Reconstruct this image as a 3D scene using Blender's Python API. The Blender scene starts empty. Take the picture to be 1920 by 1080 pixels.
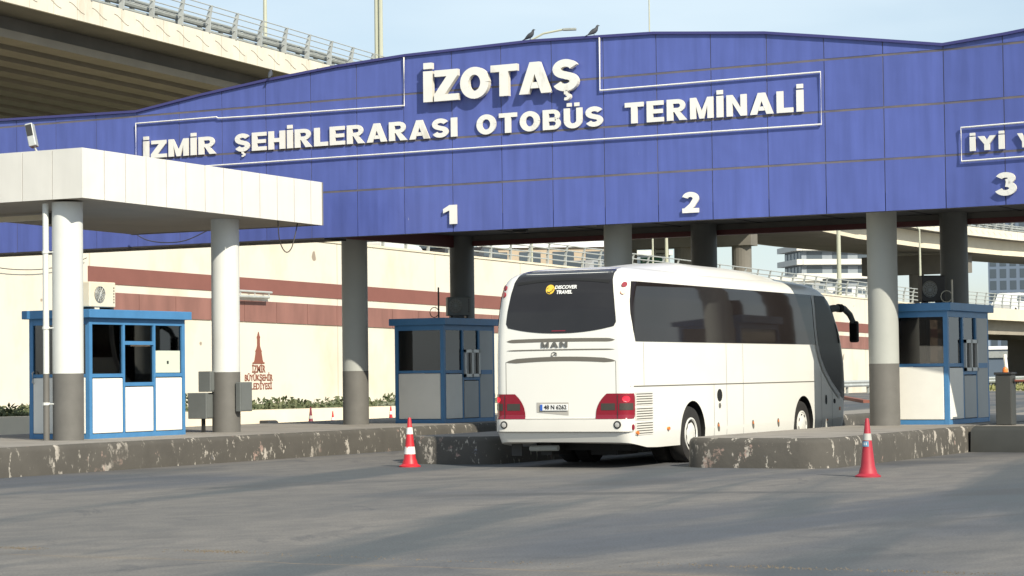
import bpy, bmesh, math, random
from mathutils import Vector, Matrix
random.seed(7)
S = bpy.context.scene
COL = S.collection
R = math.radians
PI = math.pi

# ------------------------------------------------------------------ camera
cam_d = bpy.data.cameras.new('camera')
cam_d.sensor_width = 36.0
cam_d.lens = 4232.3 / 1920 * 36.0
cam_d.clip_end = 6000
cam_d.clip_start = 0.5
cam = bpy.data.objects.new('camera', cam_d)
COL.objects.link(cam)
cam.matrix_world = (Matrix.Translation((0, 0, 1.628)) @ Matrix.Rotation(0.50057, 4, 'Z')
                    @ Matrix.Rotation(PI / 2 + 0.03782, 4, 'X') @ Matrix.Rotation(-0.01262, 4, 'Z'))
S.camera = cam

# ------------------------------------------------------------------ light
LIGHT = Vector((-1.0, 0.61, -0.84)).normalized()        # direction the light travels
EL = math.asin(-LIGHT.z)
sun_d = bpy.data.lights.new('sun', 'SUN')
sun_d.energy = 5.0
sun_d.angle = R(0.5)
sun_d.color = (1.0, 0.93, 0.78)
sun = bpy.data.objects.new('sun', sun_d)
COL.objects.link(sun)
sun.rotation_euler = LIGHT.to_track_quat('-Z', 'Y').to_euler()
sun.location = (30, -20, 40)
W = bpy.data.worlds.new('World')
S.world = W
W.use_nodes = True
nt = W.node_tree
bg = nt.nodes['Background']
sky = nt.nodes.new('ShaderNodeTexSky')
sky.sky_type = 'NISHITA'
sky.sun_disc = False
sky.sun_elevation = EL
sky.sun_rotation = math.atan2(-LIGHT.x, -LIGHT.y)
sky.air_density = 1.0
sky.dust_density = 0.7
sky.ozone_density = 1.2
tc = nt.nodes.new('ShaderNodeTexCoord')
mp = nt.nodes.new('ShaderNodeMapping')
mp.inputs['Scale'].default_value = (2.2, 2.2, 9.0)
mp.inputs['Location'].default_value = (0.35, 0.6, 0.25)
cn = nt.nodes.new('ShaderNodeTexNoise')
cn.inputs['Scale'].default_value = 1.3
cn.inputs['Detail'].default_value = 5
cn.inputs['Roughness'].default_value = 0.5
cr = nt.nodes.new('ShaderNodeValToRGB')
cr.color_ramp.elements[0].position = 0.40
cr.color_ramp.elements[0].color = (0.30, 0.30, 0.30, 1)
cr.color_ramp.elements[1].position = 0.68
cr.color_ramp.elements[1].color = (0.85, 0.85, 0.85, 1)
mx = nt.nodes.new('ShaderNodeMixRGB')
mx.inputs[2].default_value = (6.5, 7.7, 8.5, 1)
nt.links.new(tc.outputs['Generated'], mp.inputs[0])
nt.links.new(mp.outputs[0], cn.inputs['Vector'])
nt.links.new(cn.outputs['Fac'], cr.inputs[0])
nt.links.new(cr.outputs[0], mx.inputs[0])
nt.links.new(sky.outputs[0], mx.inputs[1])
nt.links.new(mx.outputs[0], bg.inputs[0])
bg.inputs[1].default_value = 0.095
S.view_settings.view_transform = 'Standard'
S.view_settings.look = 'None'
S.view_settings.gamma = 1
S.view_settings.exposure = 0.35
S.render.engine = 'CYCLES'

# ------------------------------------------------------------------ materials
def srgb(r, g, b):
    f = lambda c: ((c / 255 + 0.055) / 1.055) ** 2.4 if c > 10 else c / 255 / 12.92
    return (f(r), f(g), f(b), 1)

def mat(name, col, rough=0.6, var=0.0, scale=3.0, bump=0.0, bscale=30.0, metal=0.0, stretch=(1, 1, 1), spec=0.5,
        dark=None, dpos=(0.55, 0.7), dscale=2.0, dstretch=(1, 1, 1), emit=None, coat=0.0):
    """Principled; var: brightness variation by noise; dark: a second colour showing in blotches of noise"""
    m = bpy.data.materials.new(name)
    m.use_nodes = True
    t = m.node_tree
    b = t.nodes['Principled BSDF']
    b.inputs['Roughness'].default_value = rough
    b.inputs['Metallic'].default_value = metal
    b.inputs['Specular IOR Level'].default_value = spec
    b.inputs['Coat Weight'].default_value = coat
    b.inputs['Base Color'].default_value = (*col[:3], 1)
    if emit:
        b.inputs['Emission Color'].default_value = (*emit[:3], 1)
        b.inputs['Emission Strength'].default_value = emit[3]
    co = t.nodes.new('ShaderNodeTexCoord')
    last = None
    if var > 0:
        mp = t.nodes.new('ShaderNodeMapping')
        mp.inputs['Scale'].default_value = stretch
        n = t.nodes.new('ShaderNodeTexNoise')
        n.inputs['Scale'].default_value = scale
        n.inputs['Detail'].default_value = 6
        n.inputs['Roughness'].default_value = 0.6
        r = t.nodes.new('ShaderNodeMapRange')
        r.inputs['From Min'].default_value = 0.25
        r.inputs['From Max'].default_value = 0.75
        r.inputs['To Min'].default_value = 1 - var
        r.inputs['To Max'].default_value = 1 + var
        x = t.nodes.new('ShaderNodeVectorMath')
        x.operation = 'SCALE'
        x.inputs[0].default_value = col[:3]
        t.links.new(co.outputs['Object'], mp.inputs[0])
        t.links.new(mp.outputs[0], n.inputs['Vector'])
        t.links.new(n.outputs['Fac'], r.inputs[0])
        t.links.new(r.outputs[0], x.inputs['Scale'])
        last = x.outputs[0]
    if dark is not None:
        mp = t.nodes.new('ShaderNodeMapping')
        mp.inputs['Scale'].default_value = dstretch
        n = t.nodes.new('ShaderNodeTexNoise')
        n.inputs['Scale'].default_value = dscale
        n.inputs['Detail'].default_value = 8
        n.inputs['Roughness'].default_value = 0.65
        r = t.nodes.new('ShaderNodeMapRange')
        r.inputs['From Min'].default_value = dpos[0]
        r.inputs['From Max'].default_value = dpos[1]
        x = t.nodes.new('ShaderNodeMixRGB')
        x.inputs[2].default_value = (*dark[:3], 1)
        x.inputs[1].default_value = (*col[:3], 1)
        t.links.new(co.outputs['Object'], mp.inputs[0])
        t.links.new(mp.outputs[0], n.inputs['Vector'])
        t.links.new(n.outputs['Fac'], r.inputs[0])
        t.links.new(r.outputs[0], x.inputs[0])
        if last:
            t.links.new(last, x.inputs[1])
        last = x.outputs[0]
    if last:
        t.links.new(last, b.inputs['Base Color'])
    if bump > 0:
        n = t.nodes.new('ShaderNodeTexNoise')
        n.inputs['Scale'].default_value = bscale
        n.inputs['Detail'].default_value = 5
        bp = t.nodes.new('ShaderNodeBump')
        bp.inputs['Strength'].default_value = bump
        bp.inputs['Distance'].default_value = 0.02
        t.links.new(co.outputs['Object'], n.inputs['Vector'])
        t.links.new(n.outputs['Fac'], bp.inputs['Height'])
        t.links.new(bp.outputs[0], b.inputs['Normal'])
    return m

M = {}
M['white_metal'] = mat('white_metal', (0.80, 0.79, 0.75), 0.35, 0.05, 1.5, spec=0.4, dark=(0.55, 0.50, 0.42), dpos=(0.68, 0.95), dscale=1.2, dstretch=(1.5, 1.5, 0.3))
M['letter'] = mat('letter_white', (0.78, 0.77, 0.72), 0.45, 0.04, 3, dark=(0.42, 0.36, 0.28), dpos=(0.60, 0.9), dscale=2.2, dstretch=(1, 1, 0.5))
M['letter_side'] = mat('letter_side', (0.60, 0.57, 0.50), 0.5)
M['seam'] = mat('seam', (0.035, 0.03, 0.03), 0.7)
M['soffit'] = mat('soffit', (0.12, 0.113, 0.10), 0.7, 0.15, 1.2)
M['redtrim'] = mat('red_trim', (0.12, 0.03, 0.03), 0.5)
M['bluetrim'] = mat('blue_trim', (0.05, 0.05, 0.18), 0.4)
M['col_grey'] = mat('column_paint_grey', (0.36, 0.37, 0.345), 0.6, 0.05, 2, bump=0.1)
M['col_shaded'] = mat('column_shaded_rear', (0.13, 0.133, 0.125), 0.6, 0.08, 2, bump=0.1)  # column grey darkened to carry the deep shade under the gateway
M['col_white'] = mat('column_paint_white', (0.62, 0.63, 0.60), 0.6, 0.05, 2, bump=0.1)
M['col_dark'] = mat('column_paint_dark', (0.125, 0.12, 0.11), 0.65, 0.12, 3, dark=(0.4, 0.37, 0.33), dpos=(0.70, 0.74), dscale=7)
M['booth_blue'] = mat('booth_blue', (0.062, 0.20, 0.40), 0.4, 0.10, 3)
M['panel_white'] = mat('panel_white', (0.78, 0.76, 0.70), 0.45, 0.05, 2)
M['panel_grey'] = mat('panel_grey', (0.42, 0.43, 0.42), 0.5, 0.05, 2)
M['alu'] = mat('aluminium', (0.55, 0.55, 0.53), 0.35, metal=0.4)
M['dark'] = mat('dark_plastic', (0.025, 0.025, 0.025), 0.55)
M['black'] = mat('black', (0.008, 0.008, 0.008), 0.7)
M['interior'] = mat('interior', (0.34, 0.25, 0.20), 0.8)
M['galv'] = mat('galvanised_steel', (0.42, 0.44, 0.43), 0.5, 0.15, 3, metal=0.2)
M['galv_dark'] = mat('galvanised_dull', (0.27, 0.29, 0.28), 0.6, 0.2, 3)
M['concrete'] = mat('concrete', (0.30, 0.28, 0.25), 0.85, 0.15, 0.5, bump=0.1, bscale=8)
M['concrete_dark'] = mat('concrete_weathered_shade', (0.17, 0.16, 0.14), 0.9, 0.22, 0.4)  # weathered tone, also the shade painted under the box girder
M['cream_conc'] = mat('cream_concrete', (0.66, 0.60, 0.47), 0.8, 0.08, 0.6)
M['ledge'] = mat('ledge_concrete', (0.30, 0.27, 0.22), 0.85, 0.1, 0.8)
M['brown_band'] = mat('brown_band', (0.20, 0.078, 0.064), 0.75, 0.10, 0.8, stretch=(1, 1, 1))
M['brown_tiles'] = mat('brown_tiles', (0.23, 0.110, 0.092), 0.7, 0.28, 0.9, stretch=(1, 1, 0.25))
M['brown_logo'] = mat('brown_logo', (0.22, 0.075, 0.05), 0.7)
M['cone_red'] = mat('cone_red', (0.50, 0.020, 0.030), 0.45, 0.12, 6, dark=(0.25, 0.02, 0.03), dpos=(0.66, 0.9), dscale=6)
M['cone_faded'] = mat('cone_faded', (0.34, 0.022, 0.038), 0.55, 0.15, 6)
M['cone_dark'] = mat('cone_dark_red', (0.16, 0.015, 0.03), 0.5, 0.1, 6)
M['cone_white'] = mat('cone_white', (0.72, 0.70, 0.66), 0.5, dark=(0.65, 0.04, 0.05), dpos=(0.60, 0.63), dscale=9)
M['cone_band'] = mat('cone_band', (0.72, 0.70, 0.66), 0.5, 0.05)
M['cone_band_grey'] = mat('cone_band_grey', (0.40, 0.40, 0.37), 0.5, 0.05)
M['sticker'] = mat('sticker_blue', (0.10, 0.25, 0.38), 0.5)
M['bus_white'] = mat('bus_white', (0.76, 0.75, 0.70), 0.28, 0.02, 0.8, spec=0.5, coat=0.25)
M['pillar'] = mat('pillar_silver', (0.40, 0.40, 0.39), 0.35)
M['bus_dirty'] = mat('bus_bumper', (0.68, 0.66, 0.61), 0.4, 0.04, 1, dark=(0.33, 0.30, 0.26), dpos=(0.58, 1.0), dscale=1.5, dstretch=(1, 1, 1))
M['seam_soft'] = mat('panel_gap', (0.20, 0.19, 0.17), 0.7)
M['louvre'] = mat('louvre', (0.14, 0.13, 0.11), 0.6)
M['badge'] = mat('badge_grey', (0.16, 0.155, 0.14), 0.35, metal=0.3)
M['tyre'] = mat('tyre', (0.022, 0.021, 0.02), 0.85, 0.2, 5)
M['rim'] = mat('rim_white', (0.66, 0.65, 0.61), 0.4, 0.08, 4)
M['lamp_red'] = mat('lamp_red', (0.22, 0.006, 0.020), 0.15, coat=0.5)
M['lamp_clear'] = mat('lamp_smoke', (0.05, 0.045, 0.038), 0.15, coat=0.5)
M['lamp_lit'] = mat('lamp_lit', (0.7, 0.02, 0.04), 0.3, emit=(1.0, 0.01, 0.04, 0.55))
M['lamp_orange'] = mat('lamp_orange', (0.75, 0.20, 0.03), 0.3, coat=0.3)
M['lamp_glass'] = mat('lamp_glass', (0.45, 0.44, 0.42), 0.1, coat=0.8)
M['yellow'] = mat('logo_yellow', (0.80, 0.52, 0.06), 0.5)
M['plate_white'] = mat('plate_white', (0.75, 0.75, 0.73), 0.4)
M['plate_blue'] = mat('plate_blue', (0.03, 0.12, 0.50), 0.4)
M['plate_recess'] = mat('plate_recess', (0.42, 0.40, 0.36), 0.5)
M['box_grey'] = mat('box_grey', (0.13, 0.14, 0.137), 0.5, 0.08, 3)
M['bird'] = mat('pigeon_slate', (0.045, 0.05, 0.06), 0.7, 0.3, 30)
M['cable'] = mat('cable', (0.05, 0.045, 0.04), 0.7)
M['ac_cream'] = mat('ac_cream', (0.66, 0.60, 0.47), 0.5, 0.06, 4)
M['ac_fan'] = mat('ac_fan', (0.20, 0.19, 0.16), 0.6)
M['earth'] = mat('earth', (0.30, 0.25, 0.18), 0.95, 0.2, 0.5, dark=(0.11, 0.14, 0.05), dpos=(0.45, 0.6), dscale=0.15)
M['sand'] = mat('sandy_wall', (0.62, 0.53, 0.40), 0.9, 0.12, 0.7, dark=(0.32, 0.22, 0.13), dpos=(0.66, 0.70), dscale=1.1, dstretch=(1, 1, 0.2))
M['hill'] = mat('hill', (0.22, 0.27, 0.33), 1.0, 0.1, 0.004)  # bluish grey base holds the distance haze
M['bld_white'] = mat('building_white', (0.62, 0.60, 0.55), 0.8, 0.05, 0.2)
M['bld_grey'] = mat('building_grey', (0.22, 0.25, 0.28), 0.7, 0.08, 0.2)
M['bld_beige'] = mat('building_beige', (0.45, 0.36, 0.26), 0.8, 0.08, 0.2)
M['bld_blue'] = mat('tower_blue_grey', (0.13, 0.17, 0.23), 0.5, 0.05, 0.2)
M['roof_tile'] = mat('roof_tile', (0.30, 0.10, 0.06), 0.8, 0.1, 1)
M['bld_glass'] = mat('building_glass', (0.07, 0.09, 0.11), 0.2)
M['sign_green'] = mat('sign_green', (0.03, 0.20, 0.11), 0.5)
M['sign_white'] = mat('sign_white', (0.62, 0.62, 0.58), 0.5)
M['car_white'] = mat('car_white', (0.72, 0.72, 0.70), 0.3, coat=0.3)
M['car_dark'] = mat('car_dark', (0.04, 0.04, 0.045), 0.3, coat=0.3)
M['car_silver'] = mat('car_silver', (0.33, 0.34, 0.35), 0.3, coat=0.3)
M['pole'] = mat('pole_paint', (0.42, 0.43, 0.34), 0.5, 0.05, 2)
M['stone'] = mat('gravel', (0.125, 0.102, 0.075), 0.9, 0.3, 8)

def leaf_mat(name, c1, c2):
    m = mat(name, c1, 0.8, 0.0)
    t = m.node_tree
    b = t.nodes['Principled BSDF']
    g = t.nodes.new('ShaderNodeNewGeometry')
    x = t.nodes.new('ShaderNodeMixRGB')
    x.inputs[1].default_value = (*c1, 1)
    x.inputs[2].default_value = (*c2, 1)
    t.links.new(g.outputs['Random Per Island'], x.inputs[0])
    t.links.new(x.outputs[0], b.inputs['Base Color'])
    return m
M['leaf'] = leaf_mat('leaf', (0.035, 0.055, 0.02), (0.13, 0.14, 0.07))
M['leaf_grey'] = leaf_mat('leaf_grey', (0.10, 0.12, 0.08), (0.24, 0.24, 0.17))
M['grass'] = leaf_mat('grass', (0.09, 0.11, 0.03), (0.22, 0.21, 0.08))

def glass_mat(name, tint, gloss=0.10, trans=0.5, rough=0.02):
    m = bpy.data.materials.new(name)
    m.use_nodes = True
    t = m.node_tree
    t.nodes.remove(t.nodes['Principled BSDF'])
    o = t.nodes['Material Output']
    tr = t.nodes.new('ShaderNodeBsdfTransparent')
    tr.inputs[0].default_value = (*tint, 1)
    gl = t.nodes.new('ShaderNodeBsdfGlossy')
    gl.inputs['Roughness'].default_value = rough
    fr = t.nodes.new('ShaderNodeFresnel')
    fr.inputs[0].default_value = 1.5
    ad = t.nodes.new('ShaderNodeMath')
    ad.inputs[1].default_value = gloss
    mi = t.nodes.new('ShaderNodeMixShader')
    t.links.new(fr.outputs[0], ad.inputs[0])
    t.links.new(ad.outputs[0], mi.inputs[0])
    t.links.new(tr.outputs[0], mi.inputs[1])
    t.links.new(gl.outputs[0], mi.inputs[2])
    t.links.new(mi.outputs[0], o.inputs[0])
    return m
M['glass'] = glass_mat('booth_glass', (0.45, 0.42, 0.40), 0.05)
M['bus_glass'] = mat('bus_glass', (0.018, 0.015, 0.015), 0.05, 0.25, 0.5, spec=0.20)
M['bus_glass_front'] = mat('bus_glass_front', (0.014, 0.012, 0.012), 0.15, 0.2, 0.8, spec=0.04)
M['bus_glass_rear'] = mat('bus_glass_rear', (0.020, 0.018, 0.018), 0.10, 0.2, 0.8, spec=0.4, coat=0.25)

def panel_mat(name, base, cellw, cellh, vary, x0=0.0, z0=0.0, streak=0.12):
    """painted sheets: each sheet its own slight tone, faint rain streaks, a few pale marks"""
    m = mat(name, base, 0.38, 0)
    t = m.node_tree
    b = t.nodes['Principled BSDF']
    co = t.nodes.new('ShaderNodeTexCoord')
    sp = t.nodes.new('ShaderNodeSeparateXYZ')
    t.links.new(co.outputs['Object'], sp.inputs[0])
    def fl(sock, off, w):
        a = t.nodes.new('ShaderNodeMath'); a.operation = 'SUBTRACT'; a.inputs[1].default_value = off
        d = t.nodes.new('ShaderNodeMath'); d.operation = 'DIVIDE'; d.inputs[1].default_value = w
        f = t.nodes.new('ShaderNodeMath'); f.operation = 'FLOOR'
        t.links.new(sock, a.inputs[0]); t.links.new(a.outputs[0], d.inputs[0]); t.links.new(d.outputs[0], f.inputs[0])
        return f.outputs[0]
    cb = t.nodes.new('ShaderNodeCombineXYZ')
    t.links.new(fl(sp.outputs[0], x0, cellw), cb.inputs[0])
    t.links.new(fl(sp.outputs[2], z0, cellh), cb.inputs[1])
    wn = t.nodes.new('ShaderNodeTexWhiteNoise')
    t.links.new(cb.outputs[0], wn.inputs['Vector'])
    r = t.nodes.new('ShaderNodeMapRange')
    r.inputs['To Min'].default_value = 1 - vary
    r.inputs['To Max'].default_value = 1 + vary
    t.links.new(wn.outputs['Value'], r.inputs[0])
    mp = t.nodes.new('ShaderNodeMapping'); mp.inputs['Scale'].default_value = (5, 5, 0.5)
    t.links.new(co.outputs['Object'], mp.inputs[0])
    n = t.nodes.new('ShaderNodeTexNoise'); n.inputs['Scale'].default_value = 1.0; n.inputs['Detail'].default_value = 6
    t.links.new(mp.outputs[0], n.inputs['Vector'])
    r2 = t.nodes.new('ShaderNodeMapRange')
    r2.inputs['From Min'].default_value = 0.3; r2.inputs['From Max'].default_value = 0.7
    r2.inputs['To Min'].default_value = 1 - streak; r2.inputs['To Max'].default_value = 1 + streak
    t.links.new(n.outputs['Fac'], r2.inputs[0])
    mu = t.nodes.new('ShaderNodeMath'); mu.operation = 'MULTIPLY'
    t.links.new(r.outputs[0], mu.inputs[0]); t.links.new(r2.outputs[0], mu.inputs[1])
    x = t.nodes.new('ShaderNodeVectorMath'); x.operation = 'SCALE'; x.inputs[0].default_value = base[:3]
    t.links.new(mu.outputs[0], x.inputs['Scale'])
    # rare pale droppings
    mp2 = t.nodes.new('ShaderNodeMapping'); mp2.inputs['Scale'].default_value = (3.0, 3.0, 0.9)
    t.links.new(co.outputs['Object'], mp2.inputs[0])
    n2 = t.nodes.new('ShaderNodeTexNoise'); n2.inputs['Scale'].default_value = 2.3; n2.inputs['Detail'].default_value = 3
    t.links.new(mp2.outputs[0], n2.inputs['Vector'])
    r3 = t.nodes.new('ShaderNodeMapRange')
    r3.inputs['From Min'].default_value = 0.765; r3.inputs['From Max'].default_value = 0.80
    r3.inputs['To Max'].default_value = 0.55
    t.links.new(n2.outputs['Fac'], r3.inputs[0])
    mx = t.nodes.new('ShaderNodeMixRGB'); mx.inputs[2].default_value = (0.55, 0.55, 0.6, 1)
    t.links.new(r3.outputs[0], mx.inputs[0]); t.links.new(x.outputs[0], mx.inputs[1])
    t.links.new(mx.outputs[0], b.inputs['Base Color'])
    n4 = t.nodes.new('ShaderNodeTexNoise'); n4.inputs['Scale'].default_value = 1.1; n4.inputs['Detail'].default_value = 2
    t.links.new(co.outputs['Object'], n4.inputs['Vector'])
    bp = t.nodes.new('ShaderNodeBump'); bp.inputs['Strength'].default_value = 0.5; bp.inputs['Distance'].default_value = 0.05
    t.links.new(n4.outputs['Fac'], bp.inputs['Height']); t.links.new(bp.outputs[0], b.inputs['Normal'])
    return m
PW, PX0 = 1.2075, -32.65
ROWS = [4.672, 5.675, 6.68, 7.70]
M['blue'] = panel_mat('blue_cladding', (0.085, 0.116, 0.365), PW, 1.01, 0.035, PX0, 4.67)
M['joint'] = mat('joint_grey', (0.15, 0.14, 0.165), 0.7, 0.15, 2)

def kerb_mat():
    m = mat('kerb_paint', (0.072, 0.066, 0.057), 0.8, 0.18, 1.5, bump=0.35, bscale=9)
    t = m.node_tree
    b = t.nodes['Principled BSDF']
    prev = b.inputs['Base Color'].links[0].from_socket
    co = t.nodes.new('ShaderNodeTexCoord')
    def mask(scale, stretch, lo, hi, off):
        mp = t.nodes.new('ShaderNodeMapping'); mp.inputs['Scale'].default_value = stretch; mp.inputs['Location'].default_value = off
        n = t.nodes.new('ShaderNodeTexNoise'); n.inputs['Scale'].default_value = scale; n.inputs['Detail'].default_value = 7; n.inputs['Roughness'].default_value = 0.72
        r = t.nodes.new('ShaderNodeMapRange'); r.inputs['From Min'].default_value = lo; r.inputs['From Max'].default_value = hi
        t.links.new(co.outputs['Object'], mp.inputs[0]); t.links.new(mp.outputs[0], n.inputs['Vector']); t.links.new(n.outputs['Fac'], r.inputs[0])
        return r.outputs[0]
    big = mask(0.30, (1, 1, 1), 0.40, 0.50, (3, 1, 0))
    for (sc, st, lo, hi, off, colr) in ((2.3, (1, 1.0, 0.7), 0.59, 0.62, (0, 0, 0), (0.44, 0.40, 0.35)),
                                        (1.3, (1, 1, 0.9), 0.62, 0.65, (9, 4, 2), (0.36, 0.25, 0.21)),
                                        (6.0, (1, 1.3, 0.5), 0.60, 0.63, (2, 2, 7), (0.42, 0.39, 0.34)),
                                        (3.0, (1, 1, 0.8), 0.69, 0.71, (1, 8, 7), (0.25, 0.27, 0.36))):
        k = mask(sc, st, lo, hi, off)
        mu = t.nodes.new('ShaderNodeMath'); mu.operation = 'MULTIPLY'
        t.links.new(k, mu.inputs[0]); t.links.new(big, mu.inputs[1])
        g = t.nodes.new('ShaderNodeMath'); g.operation = 'MULTIPLY'; g.inputs[1].default_value = 0.85
        t.links.new(mu.outputs[0], g.inputs[0])
        x = t.nodes.new('ShaderNodeMixRGB'); x.inputs[2].default_value = (*colr, 1)
        t.links.new(g.outputs[0], x.inputs[0]); t.links.new(prev, x.inputs[1])
        prev = x.outputs[0]
    t.links.new(prev, b.inputs['Base Color'])
    return m
M['kerb'] = kerb_mat()
M['island_top'] = mat('island_top', (0.235, 0.215, 0.19), 0.9, 0.18, 1.2, bump=0.2, bscale=12, dark=(0.10, 0.09, 0.08), dpos=(0.55, 0.8), dscale=0.9)

def asphalt_mat():
    m = mat('asphalt', (0.076, 0.079, 0.084), 0.85, 0)
    t = m.node_tree
    b = t.nodes['Principled BSDF']
    co = t.nodes.new('ShaderNodeTexCoord')
    def noise(scale, stretch=(1, 1, 1), rot=0.0, detail=6, rough=0.55, off=(0, 0, 0), dist=0.0):
        mp = t.nodes.new('ShaderNodeMapping'); mp.inputs['Scale'].default_value = stretch; mp.inputs['Location'].default_value = off
        rt = t.nodes.new('ShaderNodeMapping'); rt.inputs['Rotation'].default_value = (0, 0, rot)
        n = t.nodes.new('ShaderNodeTexNoise'); n.inputs['Scale'].default_value = scale; n.inputs['Detail'].default_value = detail; n.inputs['Roughness'].default_value = rough
        n.inputs['Distortion'].default_value = dist
        t.links.new(co.outputs['Object'], rt.inputs[0]); t.links.new(rt.outputs[0], mp.inputs[0]); t.links.new(mp.outputs[0], n.inputs['Vector'])
        return n.outputs['Fac']
    def rng(s, a, c, lo=0, hi=1):
        r = t.nodes.new('ShaderNodeMapRange'); r.interpolation_type = 'SMOOTHSTEP'
        r.inputs['From Min'].default_value = a; r.inputs['From Max'].default_value = c
        r.inputs['To Min'].default_value = lo; r.inputs['To Max'].default_value = hi
        t.links.new(s, r.inputs[0]); return r.outputs[0]
    def mix(f, a, c):
        x = t.nodes.new('ShaderNodeMixRGB')
        for s, v in ((x.inputs[0], f), (x.inputs[1], a), (x.inputs[2], c)):
            if isinstance(v, tuple): s.default_value = (*v, 1)
            elif isinstance(v, float): s.default_value = v
            else: t.links.new(v, s)
        return x.outputs[0]
    base = mix(rng(noise(0.09, (1, 0.45, 1), 0.25, 4, 0.5, (2.3, 5.1, 0), 0.6), 0.44, 0.58), (0.071, 0.078, 0.092), (0.143, 0.134, 0.123))
    # dust swept into long bands by the wheels
    base = mix(rng(noise(0.32, (1, 0.10, 1), 0.10, 5, 0.55, (1.0, 7.7, 0), 0.3), 0.44, 0.60, 0, 0.95), base, (0.167, 0.154, 0.139))
    base = mix(rng(noise(0.55, (1, 0.09, 1), -0.18, 5, 0.5, (6.0, 2.7, 0), 0.3), 0.50, 0.62, 0, 0.8), base, (0.054, 0.067, 0.075))
    base = mix(rng(noise(1.6, (1, 0.16, 1), 0.35, 6, 0.6, (3, 3, 0), 0.4), 0.60, 0.72, 0, 0.45), base, (0.046, 0.047, 0.050))
    base = mix(rng(noise(0.16, (1, 0.5, 1), 0.6, 3, 0.5, (8, 1, 0), 1.2), 0.60, 0.68, 0, 0.55), base, (0.045, 0.047, 0.051))
    # seam in the surface
    sp = t.nodes.new('ShaderNodeSeparateXYZ'); t.links.new(co.outputs['Object'], sp.inputs[0])
    nn = noise(0.8, (1, 1, 1), 0, 4, 0.6)
    a = t.nodes.new('ShaderNodeMath'); a.operation = 'MULTIPLY_ADD'; a.inputs[1].default_value = 0.5; t.links.new(nn, a.inputs[0])
    bx = t.nodes.new('ShaderNodeMath'); bx.operation = 'MULTIPLY_ADD'; bx.inputs[1].default_value = -0.035; bx.inputs[2].default_value = -17.05
    t.links.new(sp.outputs[0], bx.inputs[0])
    c = t.nodes.new('ShaderNodeMath'); c.operation = 'ADD'; t.links.new(sp.outputs[1], c.inputs[0]); t.links.new(bx.outputs[0], c.inputs[1])
    t.links.new(c.outputs[0], a.inputs[2])
    ab = t.nodes.new('ShaderNodeMath'); ab.operation = 'ABSOLUTE'; t.links.new(a.outputs[0], ab.inputs[0])
    base = mix(rng(ab.outputs[0], 0.01, 0.05, 0.75, 0), base, (0.204, 0.157, 0.109))
    wide = t.nodes.new('ShaderNodeMath'); wide.operation = 'MULTIPLY'
    t.links.new(rng(ab.outputs[0], 0.05, 0.35, 0.6, 0), wide.inputs[0]); t.links.new(rng(noise(0.5, off=(4, 4, 4)), 0.45, 0.6), wide.inputs[1])
    base = mix(wide.outputs[0], base, (0.181, 0.157, 0.125))
    base = mix(rng(noise(2.6, (1, 0.5, 1), 0.3, 8, 0.65, (5, 2, 0), 0.5), 0.35, 0.65, 0, 0.38), base, (0.056, 0.058, 0.064))
    base = mix(rng(noise(0.9, (1, 0.35, 1), -0.5, 8, 0.7, (2, 9, 0), 1.5), 0.60, 0.64, 0, 0.35), base, (0.049, 0.051, 0.058))
    fine = rng(noise(38, detail=4, rough=0.75), 0.3, 0.7, 0.72, 1.28)
    x = t.nodes.new('ShaderNodeVectorMath'); x.operation = 'SCALE'
    t.links.new(base, x.inputs[0]); t.links.new(fine, x.inputs['Scale'])
    t.links.new(x.outputs[0], b.inputs['Base Color'])
    bp = t.nodes.new('ShaderNodeBump'); bp.inputs['Strength'].default_value = 0.25; bp.inputs['Distance'].default_value = 0.01
    t.links.new(noise(60, detail=3, rough=0.7), bp.inputs['Height'])
    t.links.new(bp.outputs[0], b.inputs['Normal'])
    return m
M['asphalt'] = asphalt_mat()

def wall_mat():
    m = mat('rendered_wall', (0.63, 0.59, 0.51), 0.85, 0.05, 0.35, dark=(0.52, 0.43, 0.31), dpos=(0.50, 0.85), dscale=0.5, dstretch=(1, 0.6, 0.35))
    t = m.node_tree
    b = t.nodes['Principled BSDF']
    prev = b.inputs['Base Color'].links[0].from_socket
    co = t.nodes.new('ShaderNodeTexCoord')
    n = t.nodes.new('ShaderNodeTexNoise'); n.inputs['Scale'].default_value = 0.95; n.inputs['Detail'].default_value = 2
    t.links.new(co.outputs['Object'], n.inputs['Vector'])
    r = t.nodes.new('ShaderNodeMapRange'); r.inputs['From Min'].default_value = 0.715; r.inputs['From Max'].default_value = 0.735; r.inputs['To Max'].default_value = 0.8
    t.links.new(n.outputs['Fac'], r.inputs[0])
    x = t.nodes.new('ShaderNodeMixRGB'); x.inputs[2].default_value = (0.20, 0.15, 0.11, 1)
    t.links.new(r.outputs[0], x.inputs[0]); t.links.new(prev, x.inputs[1])
    # cast joints every 6.2 m and pour lines
    sp = t.nodes.new('ShaderNodeSeparateXYZ'); t.links.new(co.outputs['Object'], sp.inputs[0])
    md = t.nodes.new('ShaderNodeMath'); md.operation = 'PINGPONG'; md.inputs[1].default_value = 4.2
    t.links.new(sp.outputs[1], md.inputs[0])
    r2 = t.nodes.new('ShaderNodeMapRange'); r2.inputs['From Min'].default_value = 0.02; r2.inputs['From Max'].default_value = 0.06
    r2.inputs['To Min'].default_value = 0.45; r2.inputs['To Max'].default_value = 0
    t.links.new(md.outputs[0], r2.inputs[0])
    x2 = t.nodes.new('ShaderNodeMixRGB'); x2.inputs[2].default_value = (0.34, 0.27, 0.19, 1)
    t.links.new(r2.outputs[0], x2.inputs[0]); t.links.new(x.outputs[0], x2.inputs[1])
    t.links.new(x2.outputs[0], b.inputs['Base Color'])
    return m
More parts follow.
